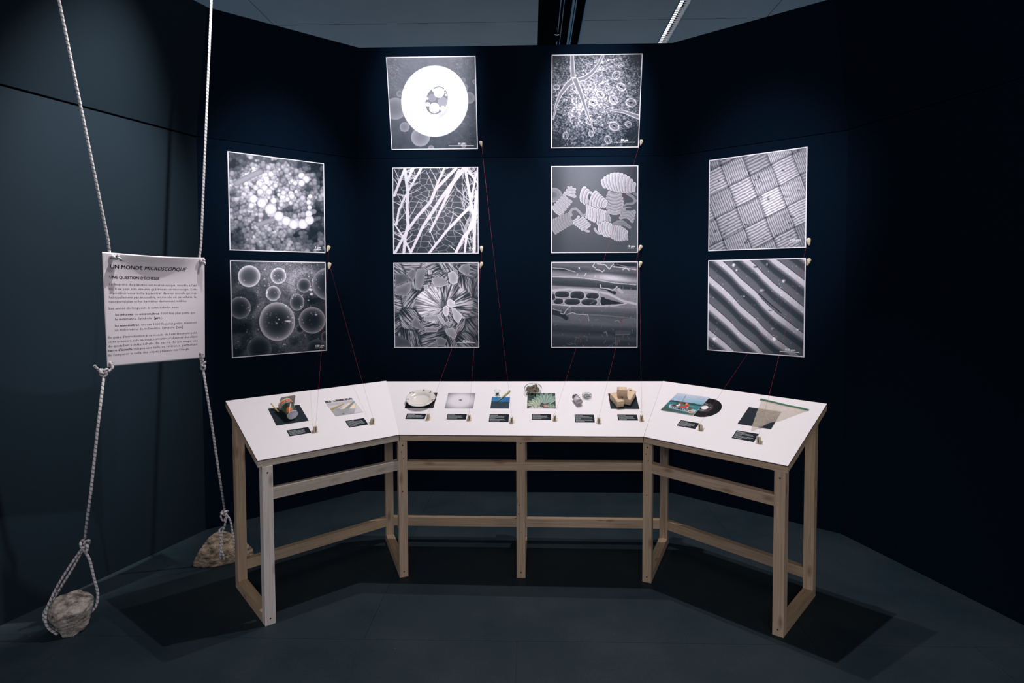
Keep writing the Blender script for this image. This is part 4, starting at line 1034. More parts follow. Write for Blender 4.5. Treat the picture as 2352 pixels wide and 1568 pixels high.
# ---- photos
def photo(k, c4, N, Mv, fn, label, name='photo_card', cat='photo', h0=.0004):
    root, P, n = card(name, k, c4, MAT['border'], label, cat, 'small colour photos on the table' if cat == 'photo' else None, th=.001, h0=h0)
    u = unit(P[1]-P[0]); d = unit(P[3]-P[0]); sx = np.linalg.norm(P[1]-P[0]); sy = np.linalg.norm(P[3]-P[0])
    U, Vv = np.meshgrid(np.linspace(0, 1, N+1), np.linspace(0, 1, Mv+1))
    print_grid('picture', P[0]+n*.0014, u, d, sx, sy, N, Mv, fn(U, Vv), MAT['photo'], root); return root
def mixc(c, col, m): return c*(1-m[..., None])+np.array(lin(col))*m[..., None]
def base(u, col): return np.ones(u.shape+(3,))*np.array(lin(col))
def ph_street(u, v):
    c = base(u, (.80, .79, .80)); n = fbm(u*9, v*9, 3)
    c = mixc(c, (.55, .56, .57), ss(.42, .6, v)*ss(1.05, .5, u)*.9*(.6+.5*n))
    c = mixc(c, (.66, .67, .68), ss(.12, .3, v)*ss(.4, .2, v))
    def quadm(p):
        inside = np.ones(u.shape, bool); p = np.array(p)
        for i in range(len(p)):
            a, b = p[i], p[(i+1) % len(p)]; inside &= ((b[0]-a[0])*(v-a[1])-(b[1]-a[1])*(u-a[0])) > 0
        return inside*1.0
    c = mixc(c, (.74, .68, .50), quadm([(.0, .50), (.55, .30), (.62, .33), (.02, .60)]))
    c = mixc(c, (.55, .48, .30), quadm([(.0, .57), (.55, .33), (.57, .36), (.02, .61)]))
    c = mixc(c, (.90, .84, .76), quadm([(.30, .62), (.75, .32), (.88, .30), (.45, .64)]))
    c = mixc(c, (.52, .55, .54), quadm([(.45, .64), (.92, .28), (1.0, .30), (.60, .66)]))
    c = mixc(c, (.93, .86, .74), quadm([(.63, .66), (.90, .42), (.98, .52), (.86, .68)]))
    c = mixc(c, (.82, .81, .83), quadm([(.86, .70), (1.0, .5), (1.0, 1.0), (.66, 1.0)]))
    c = mixc(c, (.62, .60, .66), ss(.012, .004, np.abs(u-(.62+.36*(1-v)/.55))*(v > .45)+(v <= .45)))
    blocks = ((vnoise(u*22, v*14, 5) > .42) & (v < .12) & (u < .98)) | ((u < .2) & (v < .13) & ((v < .04) | (v > .09) | (u < .05) | (u > .16)))
    c = mixc(c, (.10, .12, .12), (blocks & ~((u > .2) & (u < .25)))*.9)
    c = mixc(c, (.2, .2, .2), np.exp(-(((u-.30)/.04)**2+((v-.93)/.03)**2)))
    return c
photo('L', [(.4576, .393), (.6170, .3925), (.6276, .2435), (.4657, .2435)], 130, 120, ph_street, 'street photo with pale crossing stripes and dark buildings on the left table')
def ph_grey(u, v):
    d = np.hypot((u-.5)/.62, (v-.5)/.62); c = base(u, (.86, .85, .87)); c = mixc(c, (.50, .50, .53), ss(.45, 1.15, d))
    c = mixc(c, (.04, .04, .05), ss(1.1, .8, np.hypot((u-.5)/.062, (v-.47)/.035))); c = mixc(c, (.6, .6, .65), ss(1, .6, np.hypot((u-.5)/.018, (v-.465)/.012)))
    c = mixc(c, (.85, .45, .45), ss(1, .3, np.hypot((u-.5)/.05, (v-.56)/.012))*.7)
    return c
photo('C', rect(.2113, .3760, .238, .3892), 72, 66, ph_grey, 'pale grey photo with one tiny dark disc in its centre')
def ph_sea(u, v):
    n = fbm(u*40, v*4, 3, 3); c = base(u, (.10, .42, .62)); c = mixc(c, (.04, .36, .60), ss(.4, 1, u)*1.0); c = mixc(c, (.30, .56, .68), ss(.5, .8, n)*.6)
    m = ss(.40, .44, v+.06*fbm(u*7, u*0, 8)*(u < .45)); c = mixc(c, (.04, .17, .22), m); c = mixc(c, (.05, .24, .34), m*ss(.45, .7, fbm(u*8, v*10, 6)))
    return c
photo('C', rect(.4765, .5840, .239, .350), 60, 60, ph_sea, 'blue sea photo under the pale green pencil')
def ph_leaf(u, v):
    c = base(u, (.12, .20, .19)); c = mixc(c, (.18, .28, .25), fbm(u*8, v*8, 3)*.8)
    def rosette(c, cx, cy, R, a0, a1, npt, col, seed):
        a = np.arctan2(-(v-cy)*.92, u-cx); r_ = np.hypot(u-cx, (v-cy)*.92); k = (a-a0)/(a1-a0)
        lob = np.abs(np.sin(np.clip(k, 0, 1)*PI*npt)); prof = R*(.62+.38*lob**.6)*(.75+.25*np.sin(np.clip(k, 0, 1)*PI))
        m = ss(1.03, .97, r_/prof)*((k > 0) & (k < 1)); vein = .85+.15*np.cos(np.clip(k, 0, 1)*PI*2*npt)
        cc = np.array(lin(col))*vein[..., None]**2*(.8+.3*fbm(u*20, v*20, seed))[..., None]
        return c*(1-m[..., None])+cc*m[..., None]
    c = rosette(c, .62, .72, .70, .45, 2.5, 7, (.62, .74, .68), 3)
    c = rosette(c, .42, .86, .50, 1.2, 3.7, 7, (.74, .80, .70), 5)
    c = rosette(c, .80, 1.0, .28, .2, 2.6, 4, (.58, .68, .58), 6)
    c = rosette(c, .32, 1.12, .34, .3, 3.0, 4, (.80, .82, .74), 8)
    d, _ = seg_dist(u, v, (.80, .70), (.97, .50)); c = mixc(c, (.66, .74, .68), ss(.03, .015, d))
    c = mixc(c, (.88, .62, .54), np.exp(-(((u-.63)/.07)**2+((v-.86)/.09)**2))*.8); c = mixc(c, (.14, .12, .08), np.exp(-(((u-.55)/.045)**2+((v-.88)/.04)**2)**2))
    return c
photo('C', rect(.6866, .8513, .2425, .393), 90, 84, ph_leaf, 'photo of pale green lobed leaves on dark ground under the round glass dish')

# ---- lying ice cream cup with lid and stick
def cyl_frame(k, base_uvh, ax_uv, lift=0.0):
    o, ex, ey, n = SEG[k]; A3 = unit(ex*ax_uv[0]+ey*ax_uv[1]+n*lift); X = unit(np.cross(n, A3)); Y = np.cross(A3, X)
    return frame(tp(k, *base_uvh), X, Y, A3)
def painted_lathe(prof, seg, fn):
    V, F = lathe(prof, seg, False, False); zmx = prof[-1][1]; a = np.arctan2(V[:, 1], V[:, 0])
    return V, F, fn(a, V[:, 2]/zmx)
Mc = cyl_frame('L', (.240, .268, .0312), (-.10, 1.0), .07)
cup = thing('ice_cream_cup', None, 'small printed ice cream cup lying on its side on a black card', 'cup', None, Mc)
prof = [(.0265+.0095*t, .095*t) for t in np.linspace(0, 1, 26)]
def cupcol(a, z):
    c = base(a, (.16, .30, .20)); c = mixc(c, (.22, .12, .09), ss(.45, .6, fbm(a*2.2+9, z*4, 3))*1.0)
    c = mixc(c, (.80, .42, .22), ss(.9, .6, np.hypot((a-1.0)/.75, (z-.18)/.24))); c = mixc(c, (.88, .84, .76), ss(.055, .03, np.abs(z-.12-.55*(a-1.0)))*((a > .7) & (a < 2.0)))
    c = mixc(c, (.72, .70, .60), ss(.08, .05, np.abs(np.hypot((a-2.3)/.5, (z-.45)/.2)-.5))*.8)
    c = mixc(c, (.70, .72, .68), (z < .03)*1.0); c = mixc(c, (.55, .72, .74), (z > .70)*(z < .76)*1.0*(a < 1.8))
    c = mixc(c, (.80, .40, .20), (z > .76)*1.0); c = mixc(c, (.88, .78, .68), ((z > .80) & (z < .88) & (vnoise(a*9+30, z*20, 4) > .5))*1.0); c = mixc(c, (.84, .80, .74), (z > .955)*1.0)
    return c
V, F, cc = painted_lathe(prof, 56, cupcol); V, F = np.array(V), F
mk('cup_wall', V, F, MAT['painted'], cup, col=cc, smooth=True, local=True)
V, F = lathe([(.0, .004), (.0245, .004), (.0255, .001), (.0265, -.0008), (.0272, .0), (.0272, .003)], 40, False, False); mk('cup_base', V, F, MAT['cupwhite'], cup, smooth=True, local=True)
V, F = lathe([(.0355, .094), (.0372, .0945), (.0372, .097), (.0355, .0972)], 40, False, False); mk('rim', V, F, MAT['border'], cup, smooth=True, local=True)
# rounded square grey lid standing behind the mouth
pts = []
for sx, sy in ((1, 1), (-1, 1), (-1, -1), (1, -1)):
    for t in np.linspace(0, PI/2, 5):
        a = {(1, 1): 0, (-1, 1): PI/2, (-1, -1): PI, (1, -1): 1.5*PI}[(sx, sy)]+t
        pts.append((sx*.030+.010*math.cos(a), sy*.030+.010*math.sin(a)))
m = len(pts)
V = [(x-.010, y+.006, .0975) for x, y in pts]+[(x-.010, y+.006, .1005) for x, y in pts]
F = [tuple(range(m-1, -1, -1)), tuple(range(m, 2*m))]+[(i, (i+1) % m, (i+1) % m+m, i+m) for i in range(m)]
mk('lid', V, F, MAT['foil'], cup, local=True)
stick = thing('wooden_stick', tuple(tp('L', .180, .385, .02)), 'short pale wooden stick behind the lying ice cream cup', 'stick')
V, F, uv = tube([tp('L', .171, .408, .022), tp('L', .180, .382, .014), tp('L', .196, .350, .0045)], .0032, 8); mk('shaft', V, F, MAT['stick'], stick)

# ---- plate
Mp = seg_frame('C', .062, .305, .0022)
pl = thing('plate', None, 'cream porcelain plate with small brown flowers on its wavy rim', 'plate', None, Mp)
V, F = lathe([(.045, 0), (.047, .0), (.050, .006), (.066, .014), (.0835, .021), (.0845, .0225), (.082, .0230), (.066, .0185), (.054, .0150), (.050, .0085), (.045, .0065), (.0, .0060)], 72, True, False)
a = np.arctan2(V[:, 1], V[:, 0]); r_ = np.hypot(V[:, 0], V[:, 1]); f_ = 1+.014*np.cos(a*6)*ss(.06, .084, r_); V[:, 0] *= f_; V[:, 1] *= f_
mk('dish', V, F, MAT['plate'], pl, smooth=True, local=True)
for aa in (1.5, 2.35, 3.3, -.25, .9):
    parts = []
    for q_, (dx, dy, rr) in enumerate(((0, 0, .0034), (.006, .004, .0024), (-.005, .004, .0022), (.010, .001, .0016), (-.003, -.005, .0016))):
        cx, cy = .0745*math.cos(aa)+dx*math.cos(aa)-dy*math.sin(aa), .0745*math.sin(aa)+dx*math.sin(aa)+dy*math.cos(aa)
        zc = .0185+(math.hypot(cx, cy)-.066)/.016*.0045+.0010
        parts.append((np.array([(cx+rr*math.cos(t), cy+rr*math.sin(t), zc+rr*math.cos(t-aa)*.28) for t in np.linspace(0, 2*PI, 9)[:-1]]), [tuple(range(8))]))
    V, F = join(parts); mk('painted_flower', V, F, MAT['leafpaint'], pl, local=True)

# ---- small glass with dark green lump
Mg = seg_frame('C', .508, .372, .0006)
gl = thing('glass_cup', None, 'tiny clear glass cup holding a dark green lump, behind the blue photo', 'glass', None, Mg)
V, F = lathe([(.0, .0), (.013, .0), (.0145, .003), (.0165, .024), (.0175, .030), (.0162, .030), (.0152, .024), (.0132, .004), (.0, .003)], 32, False, False)
mk('glass_wall', V, F, MAT['glass'], gl, smooth=True, local=True)
def blob(c, r, seed, amp=.35, sub=3, sq=(1, 1, 1)):
    bm = bmesh.new(); bmesh.ops.create_icosphere(bm, subdivisions=sub, radius=1)
    V = np.array([v.co[:] for v in bm.verts]); F = [tuple(v.index for v in f.verts) for f in bm.faces]; bm.free()
    n_ = fbm(V[:, 0]*1.6+V[:, 2]*1.3+5, V[:, 1]*1.6-V[:, 2]*.9+5, seed, 3); V = V*(1+amp*(n_-.5)*2)[:, None]
    return V*np.array(sq)*r+np.array(c), F
V, F = blob((0, 0, .0085), .0098, 3, .3, 3, (1.0, .9, .62)); o_ = mk('algae_lump', V, F, MAT['algae'], None); o_.matrix_world = Mg
o_['label'] = 'dark green lump of algae inside the tiny glass cup'; o_['category'] = 'algae'

# ---- pencil
pc = thing('pencil', tuple(tp('C', .545, .355, .01)), 'pale green tapered pencil lying diagonally over the blue photo', 'pencil')
a, b = tp('C', .5145, .302, .0068), tp('C', .5795, .404, .0068); L = b-a
V, F, uv = tube([a+L*t for t in (0.0, .10, .30, .45, .85, .98, 1.0)], .004, 12, rads=[.0004, .0014, .0034, .0046, .0048, .0040, .002]); mk('shaft', V, F, MAT['greenwood'], pc, smooth=True)
V, F, uv = tube([a-L*.005, a+L*.06, a+L*.09], .001, 8, rads=[.0003, .0011, .0015]); mk('point', V, F, MAT['tip'], pc)
V, F, uv = tube([b-L*.035, b+L*.004], .0042, 10, rads=[.0052, .0036]); mk('end_cap', V, F, MAT['tip'], pc)

# ---- round glass dishes
def dish(k, u, v, R, H, label):
    Md = seg_frame(k, u, v, .0016 if R > .03 else .0006); d = thing('glass_dish', None, label, 'dish', 'round clear glass dishes', Md)
    V, F = lathe([(.0, .0), (R*.82, .0), (R*.90, .0015), (R*.96, H*.6), (R, H), (R*.965, H), (R*.925, H*.6), (R*.87, .0035), (.0, .0028)], 48, False, False)
    mk('bowl', V, F, MAT['glass'], d, smooth=True, local=True)
    V, F = lathe([(R*.985, H-.0008), (R*1.012, H-.0004), (R*1.012, H+.0010), (R*.985, H+.0010)], 48, False, False); V = np.array(V); F = F+[(47*0+i+48*3, (i+1) % 48+48*3, (i+1) % 48, i) for i in range(48)]
    mk('rim', V, F, MAT['glassrim'], d, smooth=True, local=True); return Md
Md = dish('C', .7192, .408, .0505, .026, 'larger round glass dish full of dried brown leaves above the leaves photo')
r = random.Random(4)
for i in range(13):
    a_ = i*2.4; rr = .034*math.sqrt((i+.3)/13); cx, cy = rr*math.cos(a_), rr*math.sin(a_); nm_ = 22; ph = r.random()*6; tx, ty = r.uniform(-.5, .5), r.uniform(-.5, .5); z0 = .010+.010*r.random()
    ring = []
    for q_ in range(nm_):
        t = 2*PI*q_/nm_; R_ = (.0120+.006*r.random())*(.86+.16*math.cos(4*t+ph)); x, y = R_*math.cos(t), R_*math.sin(t)
        ring.append((cx+x, cy+y, z0+tx*x+ty*y+.0055*math.sin(3*t+ph)+.002*math.sin(7*t)))
    V = [(cx, cy, z0+.004)]+ring+[(x, y, z-.0012) for x, y, z in ring]+[(cx, cy, z0+.001)]
    F = [(0, 1+q_, 1+(q_+1) % nm_) for q_ in range(nm_)]+[(1+q_, 1+nm_+q_, 1+nm_+(q_+1) % nm_, 1+(q_+1) % nm_) for q_ in range(nm_)]+[(2*nm_+1, 1+nm_+(q_+1) % nm_, 1+nm_+q_) for q_ in range(nm_)]
    Vw = xf(Md, V); root_mesh('dried_leaf', Vw, F, MAT['lichen'], 'curled dried brown leaf in the larger round glass dish', 'leaf', 'dried leaves in the glass dish')
Md = dish('C', 1.0365, .357, .0285, .012, 'smaller round glass dish full of grey flakes beside the metal can')
for i in range(30):
    a_ = i*2.4; rr = .0215*math.sqrt((i+.3)/30); cx, cy = rr*math.cos(a_), rr*math.sin(a_); z = .0052+.0058*((i*7) % 3)/2
    V, F = lathe([(.0042, -.0009), (.0047, .0), (.0042, .0009)], 9); t1 = r.uniform(-.25, .25); Mr = Matrix(Md) @ Matrix.Translation((cx, cy, z)) @ Matrix.Rotation(t1, 4, 'X') @ Matrix.Rotation(r.uniform(-.25, .25), 4, 'Y')
    root_mesh('grey_flake', xf(Mr, V), F, MAT['pills'], 'small round grey flake in the smaller glass dish', 'flake', 'grey flakes in the small glass dish')

# ---- metal can
Mk_ = cyl_frame('C', (.9885, .276, .0200), (-.42, 1.0), .0)
can = thing('metal_can', None, 'small white and navy printed metal can lying on its side, silver base forward', 'can', None, Mk_)
prof = [(.0185, .0), (.0194, .002), (.0192, .004)]+[(.0192, .004+.050*t) for t in np.linspace(0, 1, 26)]+[(.0180, .060)]
def cancol(a, z):
    c = base(a, (.84, .82, .84)); c = mixc(c, (.07, .10, .17), (z > .70)*(z < .95)*1.0); c = mixc(c, (.85, .84, .86), ((z > .76) & (z < .87) & (vnoise(a*8+20, z*14, 6) > .55))*1.0)
    c = mixc(c, (.08, .11, .2), (np.abs(z-.60-.05*np.sin(a*3)) < .025)*1.0*(a > .6)); c = mixc(c, (.09, .12, .2), ((np.abs(np.hypot((a-1.9)/.32, (z-.34)/.12)-.8) < .25))*1.0)
    c = mixc(c, (.5, .5, .52), (z < .07)*1.0); c = mixc(c, (.12, .14, .22), ((z > .12) & (z < .16))*1.0*(vnoise(a*6+9, z*0, 3) > .4)); return c
V, F, cc = painted_lathe(prof, 48, cancol); mk('can_wall', V, F, MAT['painted'], can, col=cc, smooth=True, local=True)
V, F = lathe([(.0, .0035), (.0150, .0030), (.0165, .0), (.0185, -.0006), (.0190, .001)], 40, False, False); mk('can_base', V, F, MAT['can'], can, smooth=True, local=True)
V, F = lathe([(.0175, .058), (.0186, .059), (.0186, .061), (.0150, .0615), (.0, .0600)], 40, False, False); mk('can_lid', V, F, MAT['can'], can, smooth=True, local=True)

# ---- three wooden blocks
def block(c4, h0, h1, label, knot=None):
    lo_ = [tp('C', u, v, h0) for u, v in c4]; hi_ = [tp('C', u, v, h1) for u, v in c4]
    V, F = hexa(lo_, hi_); c = V.mean(0); o = mk('wooden_block', V-c, F, MAT['pine'], uv=beam_uv(V, F, lo_[3]-lo_[0], 77+int(c4[0][0]*100))); o.location = Vector(c); ROOTM[o.name] = Matrix.Translation(Vector(c))
    tag(o, label, 'block', 'pine blocks on the black card')
    bv = o.modifiers.new('bevel', 'BEVEL'); bv.width = .0008; bv.segments = 1
    return o
block([(1.2005, .2525), (1.2425, .263), (1.2090, .3500), (1.1680, .3400)], .0018, .0400, 'long pine block at the front left of the black card')
b3 = block([(1.2350, .2900), (1.2776, .2740), (1.3210, .3610), (1.2860, .4000)], .0018, .0400, 'long pine block with a knot, right half of the black card')
block([(1.2055, .3060), (1.2615, .3020), (1.2620, .3370), (1.2075, .3410)], .0404, .0850, 'small pine cube stacked on top of the two long blocks')
V, F = lathe([(.0, .0), (.006, .0)], 12, False, False); V[:, 0] *= 1.3
mk('knot', xf(seg_frame('C', 1.290, .368, .0403), V), F, MAT['leafpaint'], b3)

# ---- record and sleeve
def ph_boat(u, v):
    c = base(u, (.62, .72, .80)); c = mixc(c, (.40, .66, .74), ss(.1, .5, v)*ss(.3, 1, u)); c = mixc(c, (.80, .80, .84), ss(.3, .0, v)*.7*ss(.2, .8, fbm(u*4, v*9, 4)+.2))
    c = mixc(c, (.06, .25, .24), ss(.42, .44, v+.02*vnoise(u*22, v*0, 2))*ss(.54, .50, v)); sea = ss(.50, .53, v)
    c = mixc(c, (.14, .46, .48), sea); c = mixc(c, (.30, .62, .62), sea*ss(.5, .8, fbm(u*9, v*24, 6))*.8); c = mixc(c, (.22, .33, .30), ss(.72, 1, v+.25*(1-u)-.1))
    hull = ss(0, .01, v-(.62+.10*u+.0*u))*ss(0, .01, (.80+.10*np.sqrt(np.clip(u-.08, 0, 1)))-v)*ss(.10, .12, u)*ss(.98, .96, u)*ss(0, .02, .06+(u-.1)*1.6-(v-.66)*1.0)
    c = mixc(c, (.64, .76, .82), hull); c = mixc(c, (.36, .30, .26), ss(.60, .62, v-.03*u)*ss(.74, .70, v-.08*u)*ss(.16, .2, u)*ss(.86, .8, u))
    c = mixc(c, (.10, .12, .13), hull*ss(.5, .52, vnoise(u*34, v*3, 4))*((v > .745+.06*u) & (v < .80+.06*u))*(u > .2)*(u < .76))
    c = mixc(c, (.86, .58, .42), ss(1.05, .9, np.hypot((u-.88)/.11, (v-.87)/.055))); c = mixc(c, (.25, .22, .22), ((np.abs(v-.86) < .02) & (np.abs(u-.87) < .08) & (vnoise(u*40, v*20, 5) > .5))*1.0)
    d, _ = seg_dist(u, v, (.31, .08), (.40, .56)); c = mixc(c, (.40, .24, .18), ss(.010, .004, d))
    for cx, cy, rx, ry, col in ((.36, .52, .07, .06, (.50, .42, .30)), (.36, .62, .06, .07, (.86, .86, .86)), (.44, .50, .05, .06, (.48, .22, .18)), (.50, .50, .04, .06, (.12, .12, .14)), (.56, .50, .045, .04, (.82, .64, .24)), (.60, .60, .06, .10, (.80, .16, .12)), (.52, .68, .08, .05, (.78, .24, .16)), (.30, .58, .05, .03, (.10, .12, .12)), (.68, .70, .03, .04, (.80, .84, .88)), (.62, .52, .04, .03, (.62, .34, .26)), (.26, .68, .06, .02, (.12, .12, .12))):
        c = mixc(c, col, ss(1.1, .8, np.hypot((u-cx)/rx, (v-cy)/ry)+.3*(fbm(u*30, v*30, 3)-.5)))
    d, _ = seg_dist(u, v, (.62, .46), (.78, .44)); d2, _ = seg_dist(u, v, (.78, .44), (.80, .54)); c = mixc(c, (.18, .3, .34), ss(.008, .003, np.minimum(d, d2)))
    c = mixc(c, (.45, .50, .60), (((np.abs(v-.10) < .012) | (np.abs(v-.155) < .010)) & (u > .66) & (u < .93) & (vnoise(u*60, v*10, 3) > .45))*.8)
    return c
sl = photo('R', [(-.0136, .4315), (.1818, .4305), (.1690, .2450), (-.0280, .2477)], 110, 104, ph_boat, 'colourful record sleeve showing people on a small motorboat', 'record_sleeve', 'record sleeve', .0016)
Mr = seg_frame('R', .1960, .3345, .0003)
rec = thing('vinyl_record', None, 'black vinyl record half pulled out of the boat sleeve', 'record', None, Mr)
def ring(r0, r1, z0, z1, seg=72):
    V, F = lathe([(r0, z0), (r1, z0), (r1, z1), (r0, z1)], seg, False, False); F = F+[(3*seg+k, 3*seg+(k+1) % seg, (k+1) % seg, k) for k in range(seg)]; return V, F
V, F = ring(.0440, .0885, .0, .0009); mk('disc', V, F, MAT['vinyl'], rec, local=True)
V, F = ring(.0190, .0440, .0, .0010); mk('centre_label', V, F, MAT['rlabel'], rec, local=True)
for rr in (.0500, .0600, .0700, .0800):
    V, F = ring(rr, rr+.0006, .0009, .0011); mk('groove', V, F, MAT['rlabel'], rec, local=True)
parts = []
rnd = random.Random(2)
for cx, cy, n_, w_ in ((-.004, .031, 4, .016), (.030, .003, 3, .010), (-.006, -.028, 7, .034), (-.006, -.0335, 5, .030)):
    for q_ in range(n_): parts.append(obox((cx-w_/2+w_*q_/n_, cy, .00105), (w_/n_*.7, 0, 0), (0, .0032, 0), (0, 0, .0002)))
V, F = join(parts); mk('label_print', V, F, MAT['lettering'], rec, local=True)
for u, v in ((.214, .246), (.240, .258)):
    pass

# ---- triangular net with green band
net = thing('plankton_net', tuple(tp('R', .55, .36, .004)), 'triangular beige gauze net with a green band along its wide edge', 'net')
outl = [(.4540, .470), (.5200, .462), (.6000, .4500), (.6900, .4370), (.6861, .4275), (.6420, .3720), (.5982, .3164), (.5658, .2936), (.5480, .268), (.5296, .2400), (.5012, .2001), (.4892, .2424), (.4770, .3150), (.4646, .3917)]
cen = (.545, .36)
R_ = 7; ring_ = catmull([vec(u, v, 0) for u, v in outl+[outl[0]]], 4)[:-1]; nn_ = len(ring_); V = [tp('R', cen[0], cen[1], .0055)]
def nh(u, v): return .0030+.0030*abs(math.sin(u*70+v*35))+.003*fbm(np.array([u*22.]), np.array([v*22.]), 4)[0]
for q_ in range(1, R_+1):
    for p in ring_:
        u = cen[0]+(p[0]-cen[0])*q_/R_; v = cen[1]+(p[1]-cen[1])*q_/R_; V.append(tp('R', u, v, nh(u, v) if q_ < R_ else .0024))
F = [(0, 1+k, 1+(k+1) % nn_) for k in range(nn_)]
for q_ in range(R_-1):
    b_ = 1+q_*nn_
    F += [(b_+k, b_+nn_+k, b_+nn_+(k+1) % nn_, b_+(k+1) % nn_) for k in range(nn_)]
mk('gauze', V, F, MAT['gauze'], net, smooth=True)
p0, p1 = vec(.4470, .4830, 0), vec(.6985, .4450, 0); d_ = unit(p1-p0); pr = vec(d_[1], -d_[0], 0)*.0125
V = []; F = []
for z in (.0030, .0042):
    for q_ in range(11):
        t = q_/10; p = p0+(p1-p0)*t; wz = .002*math.sin(t*9)
        a = p; b = p+pr*(1 if q_ < 10 else .75); V += [tp('R', a[0], a[1]+wz*.6, z), tp('R', b[0], b[1]+wz*.6, z)]
for q_ in range(10):
    a = 2*q_; F += [(a+22, a+23, a+25, a+24), (a+1, a, a+2, a+3), (a, a+22, a+24, a+2), (a+23, a+1, a+3, a+25)]
F += [(0, 1, 23, 22), (21, 20, 42, 43)]
mk('edge_band', V, F, MAT['band'], net)
V, F, uv = tube([tp('R', .522, .233, .004), tp('R', .530, .238, .0045), tp('R', .541, .243, .004)], .0022, 8, rads=[.0005, .0022, .0008]); mk('dark_knot', V, F, MAT['tip'], net)

# ================================================================== HANGING SIGN
STL, STR, SBR, SBL = vec(-2.002, 2.701, 1.747), vec(-1.773, 3.155, 1.738), vec(-1.778, 3.145, 1.195), vec(-1.999, 2.708, 1.207)
SN = unit(vec(.89, -.45, 0))
def bow(u, v):
    return .032*math.sin(PI*min(max(u, 0), 1))**.9*math.exp(-(v/.13)**1.3)-.004*math.sin(PI*u)*math.sin(PI*v)-.003*math.sin(2*PI*u)*v
def sag(u, v): return -.008*math.sin(PI*min(max(u, 0), 1))*math.exp(-(v/.15))
def spt(u, v, h=0):
    p = (STL*(1-u)+STR*u)*(1-v)+(SBL*(1-u)+SBR*u)*v
    return p+SN*(bow(u, v)+h)+vec(0, 0, sag(u, v))
sign = thing('text_banner', tuple(spt(.5, .5)), 'pale square cloth banner with a French text, hung between two ropes', 'banner')
N_ = 72; V = []
for h in (0, -.0012):
    for j in range(N_+1):
        for i in range(N_+1): V.append(spt(i/N_, j/N_, h))
F = []; S_ = (N_+1)**2
for j in range(N_):
    for i in range(N_):
        a = j*(N_+1)+i; b = a+N_+1; F += [(a, b, b+1, a+1), (S_+a, S_+a+1, S_+b+1, S_+b)]
for i in range(N_):
    a = i; F.append((a, a+1, S_+a+1, S_+a)); a = N_*(N_+1)+i; F.append((a+1, a, S_+a, S_+a+1))
    a = i*(N_+1); F.append((a+N_+1, a, S_+a, S_+a+N_+1)); a = i*(N_+1)+N_; F.append((a, a+N_+1, S_+a+N_+1, S_+a))
mk('cloth_sheet', V, F, MAT['sheet'], sign, smooth=True)
lines = [ (275, 243, 1078, 62, .16, [('UN MONDE MICROSCOPIQUE', 2)]), (390, 237, 765, 44, 0, [("UNE QUESTION D'ÉCHELLE", 1)]),
 (467, 235, 1218, 38, 0, [("La majorité du plancton est microscopique, invisible à l'œil", 0)]), (517, 235, 1228, 38, 0, [("nu. Il ne peut être observé qu'à travers un microscope. Cette", 0)]),
 (566, 234, 1228, 38, 0, [("exposition vous invite à pénétrer dans un monde qui n'est", 0)]), (614, 234, 1228, 38, 0, [("habituellement pas accessible, un monde où les cellules, les", 0)]),
 (663, 232, 1097, 38, 0, [("nanoparticules et les bactéries deviennent visibles.", 0)]), (740, 231, 1002, 38, 0, [("Les unités de longueur, à cette échelle, sont:", 0)]),
 (812, 297, 1200, 38, 0, [('les ', 0), ('microns', 1), (' ou ', 0), ('micromètres', 1), (', 1000 fois plus petits que', 0)]), (864, 295, 806, 38, 0, [('le millimètre. Symbole: [', 0), ('µm', 1), ('];', 0)]),
 (938, 294, 1220, 38, 0, [('les ', 0), ('nanomètres', 1), (', encore 1000 fois plus petits, mesurent', 0)]), (988, 293, 1046, 38, 0, [('un millionième de millimètre. Symbole: [', 0), ('nm', 1), (']', 0)]),
 (1068, 225, 1228, 38, 0, [("En guise d'introduction à ce monde de l'extrêmement petit,", 0)]), (1116, 224, 1230, 38, 0, [("cette première salle va vous permettre d'observer des objets", 0)]),
 (1167, 223, 1230, 38, 0, [("du quotidien à cette échelle. En bas de chaque image, une", 0)]), (1216, 222, 1230, 38, 0, [("barre d'échelle", 1), (" indique une taille de référence, permettant", 0)]),
 (1266, 221, 1125, 38, 0, [("de comparer la taille des objets présents sur l'image.", 0)])]
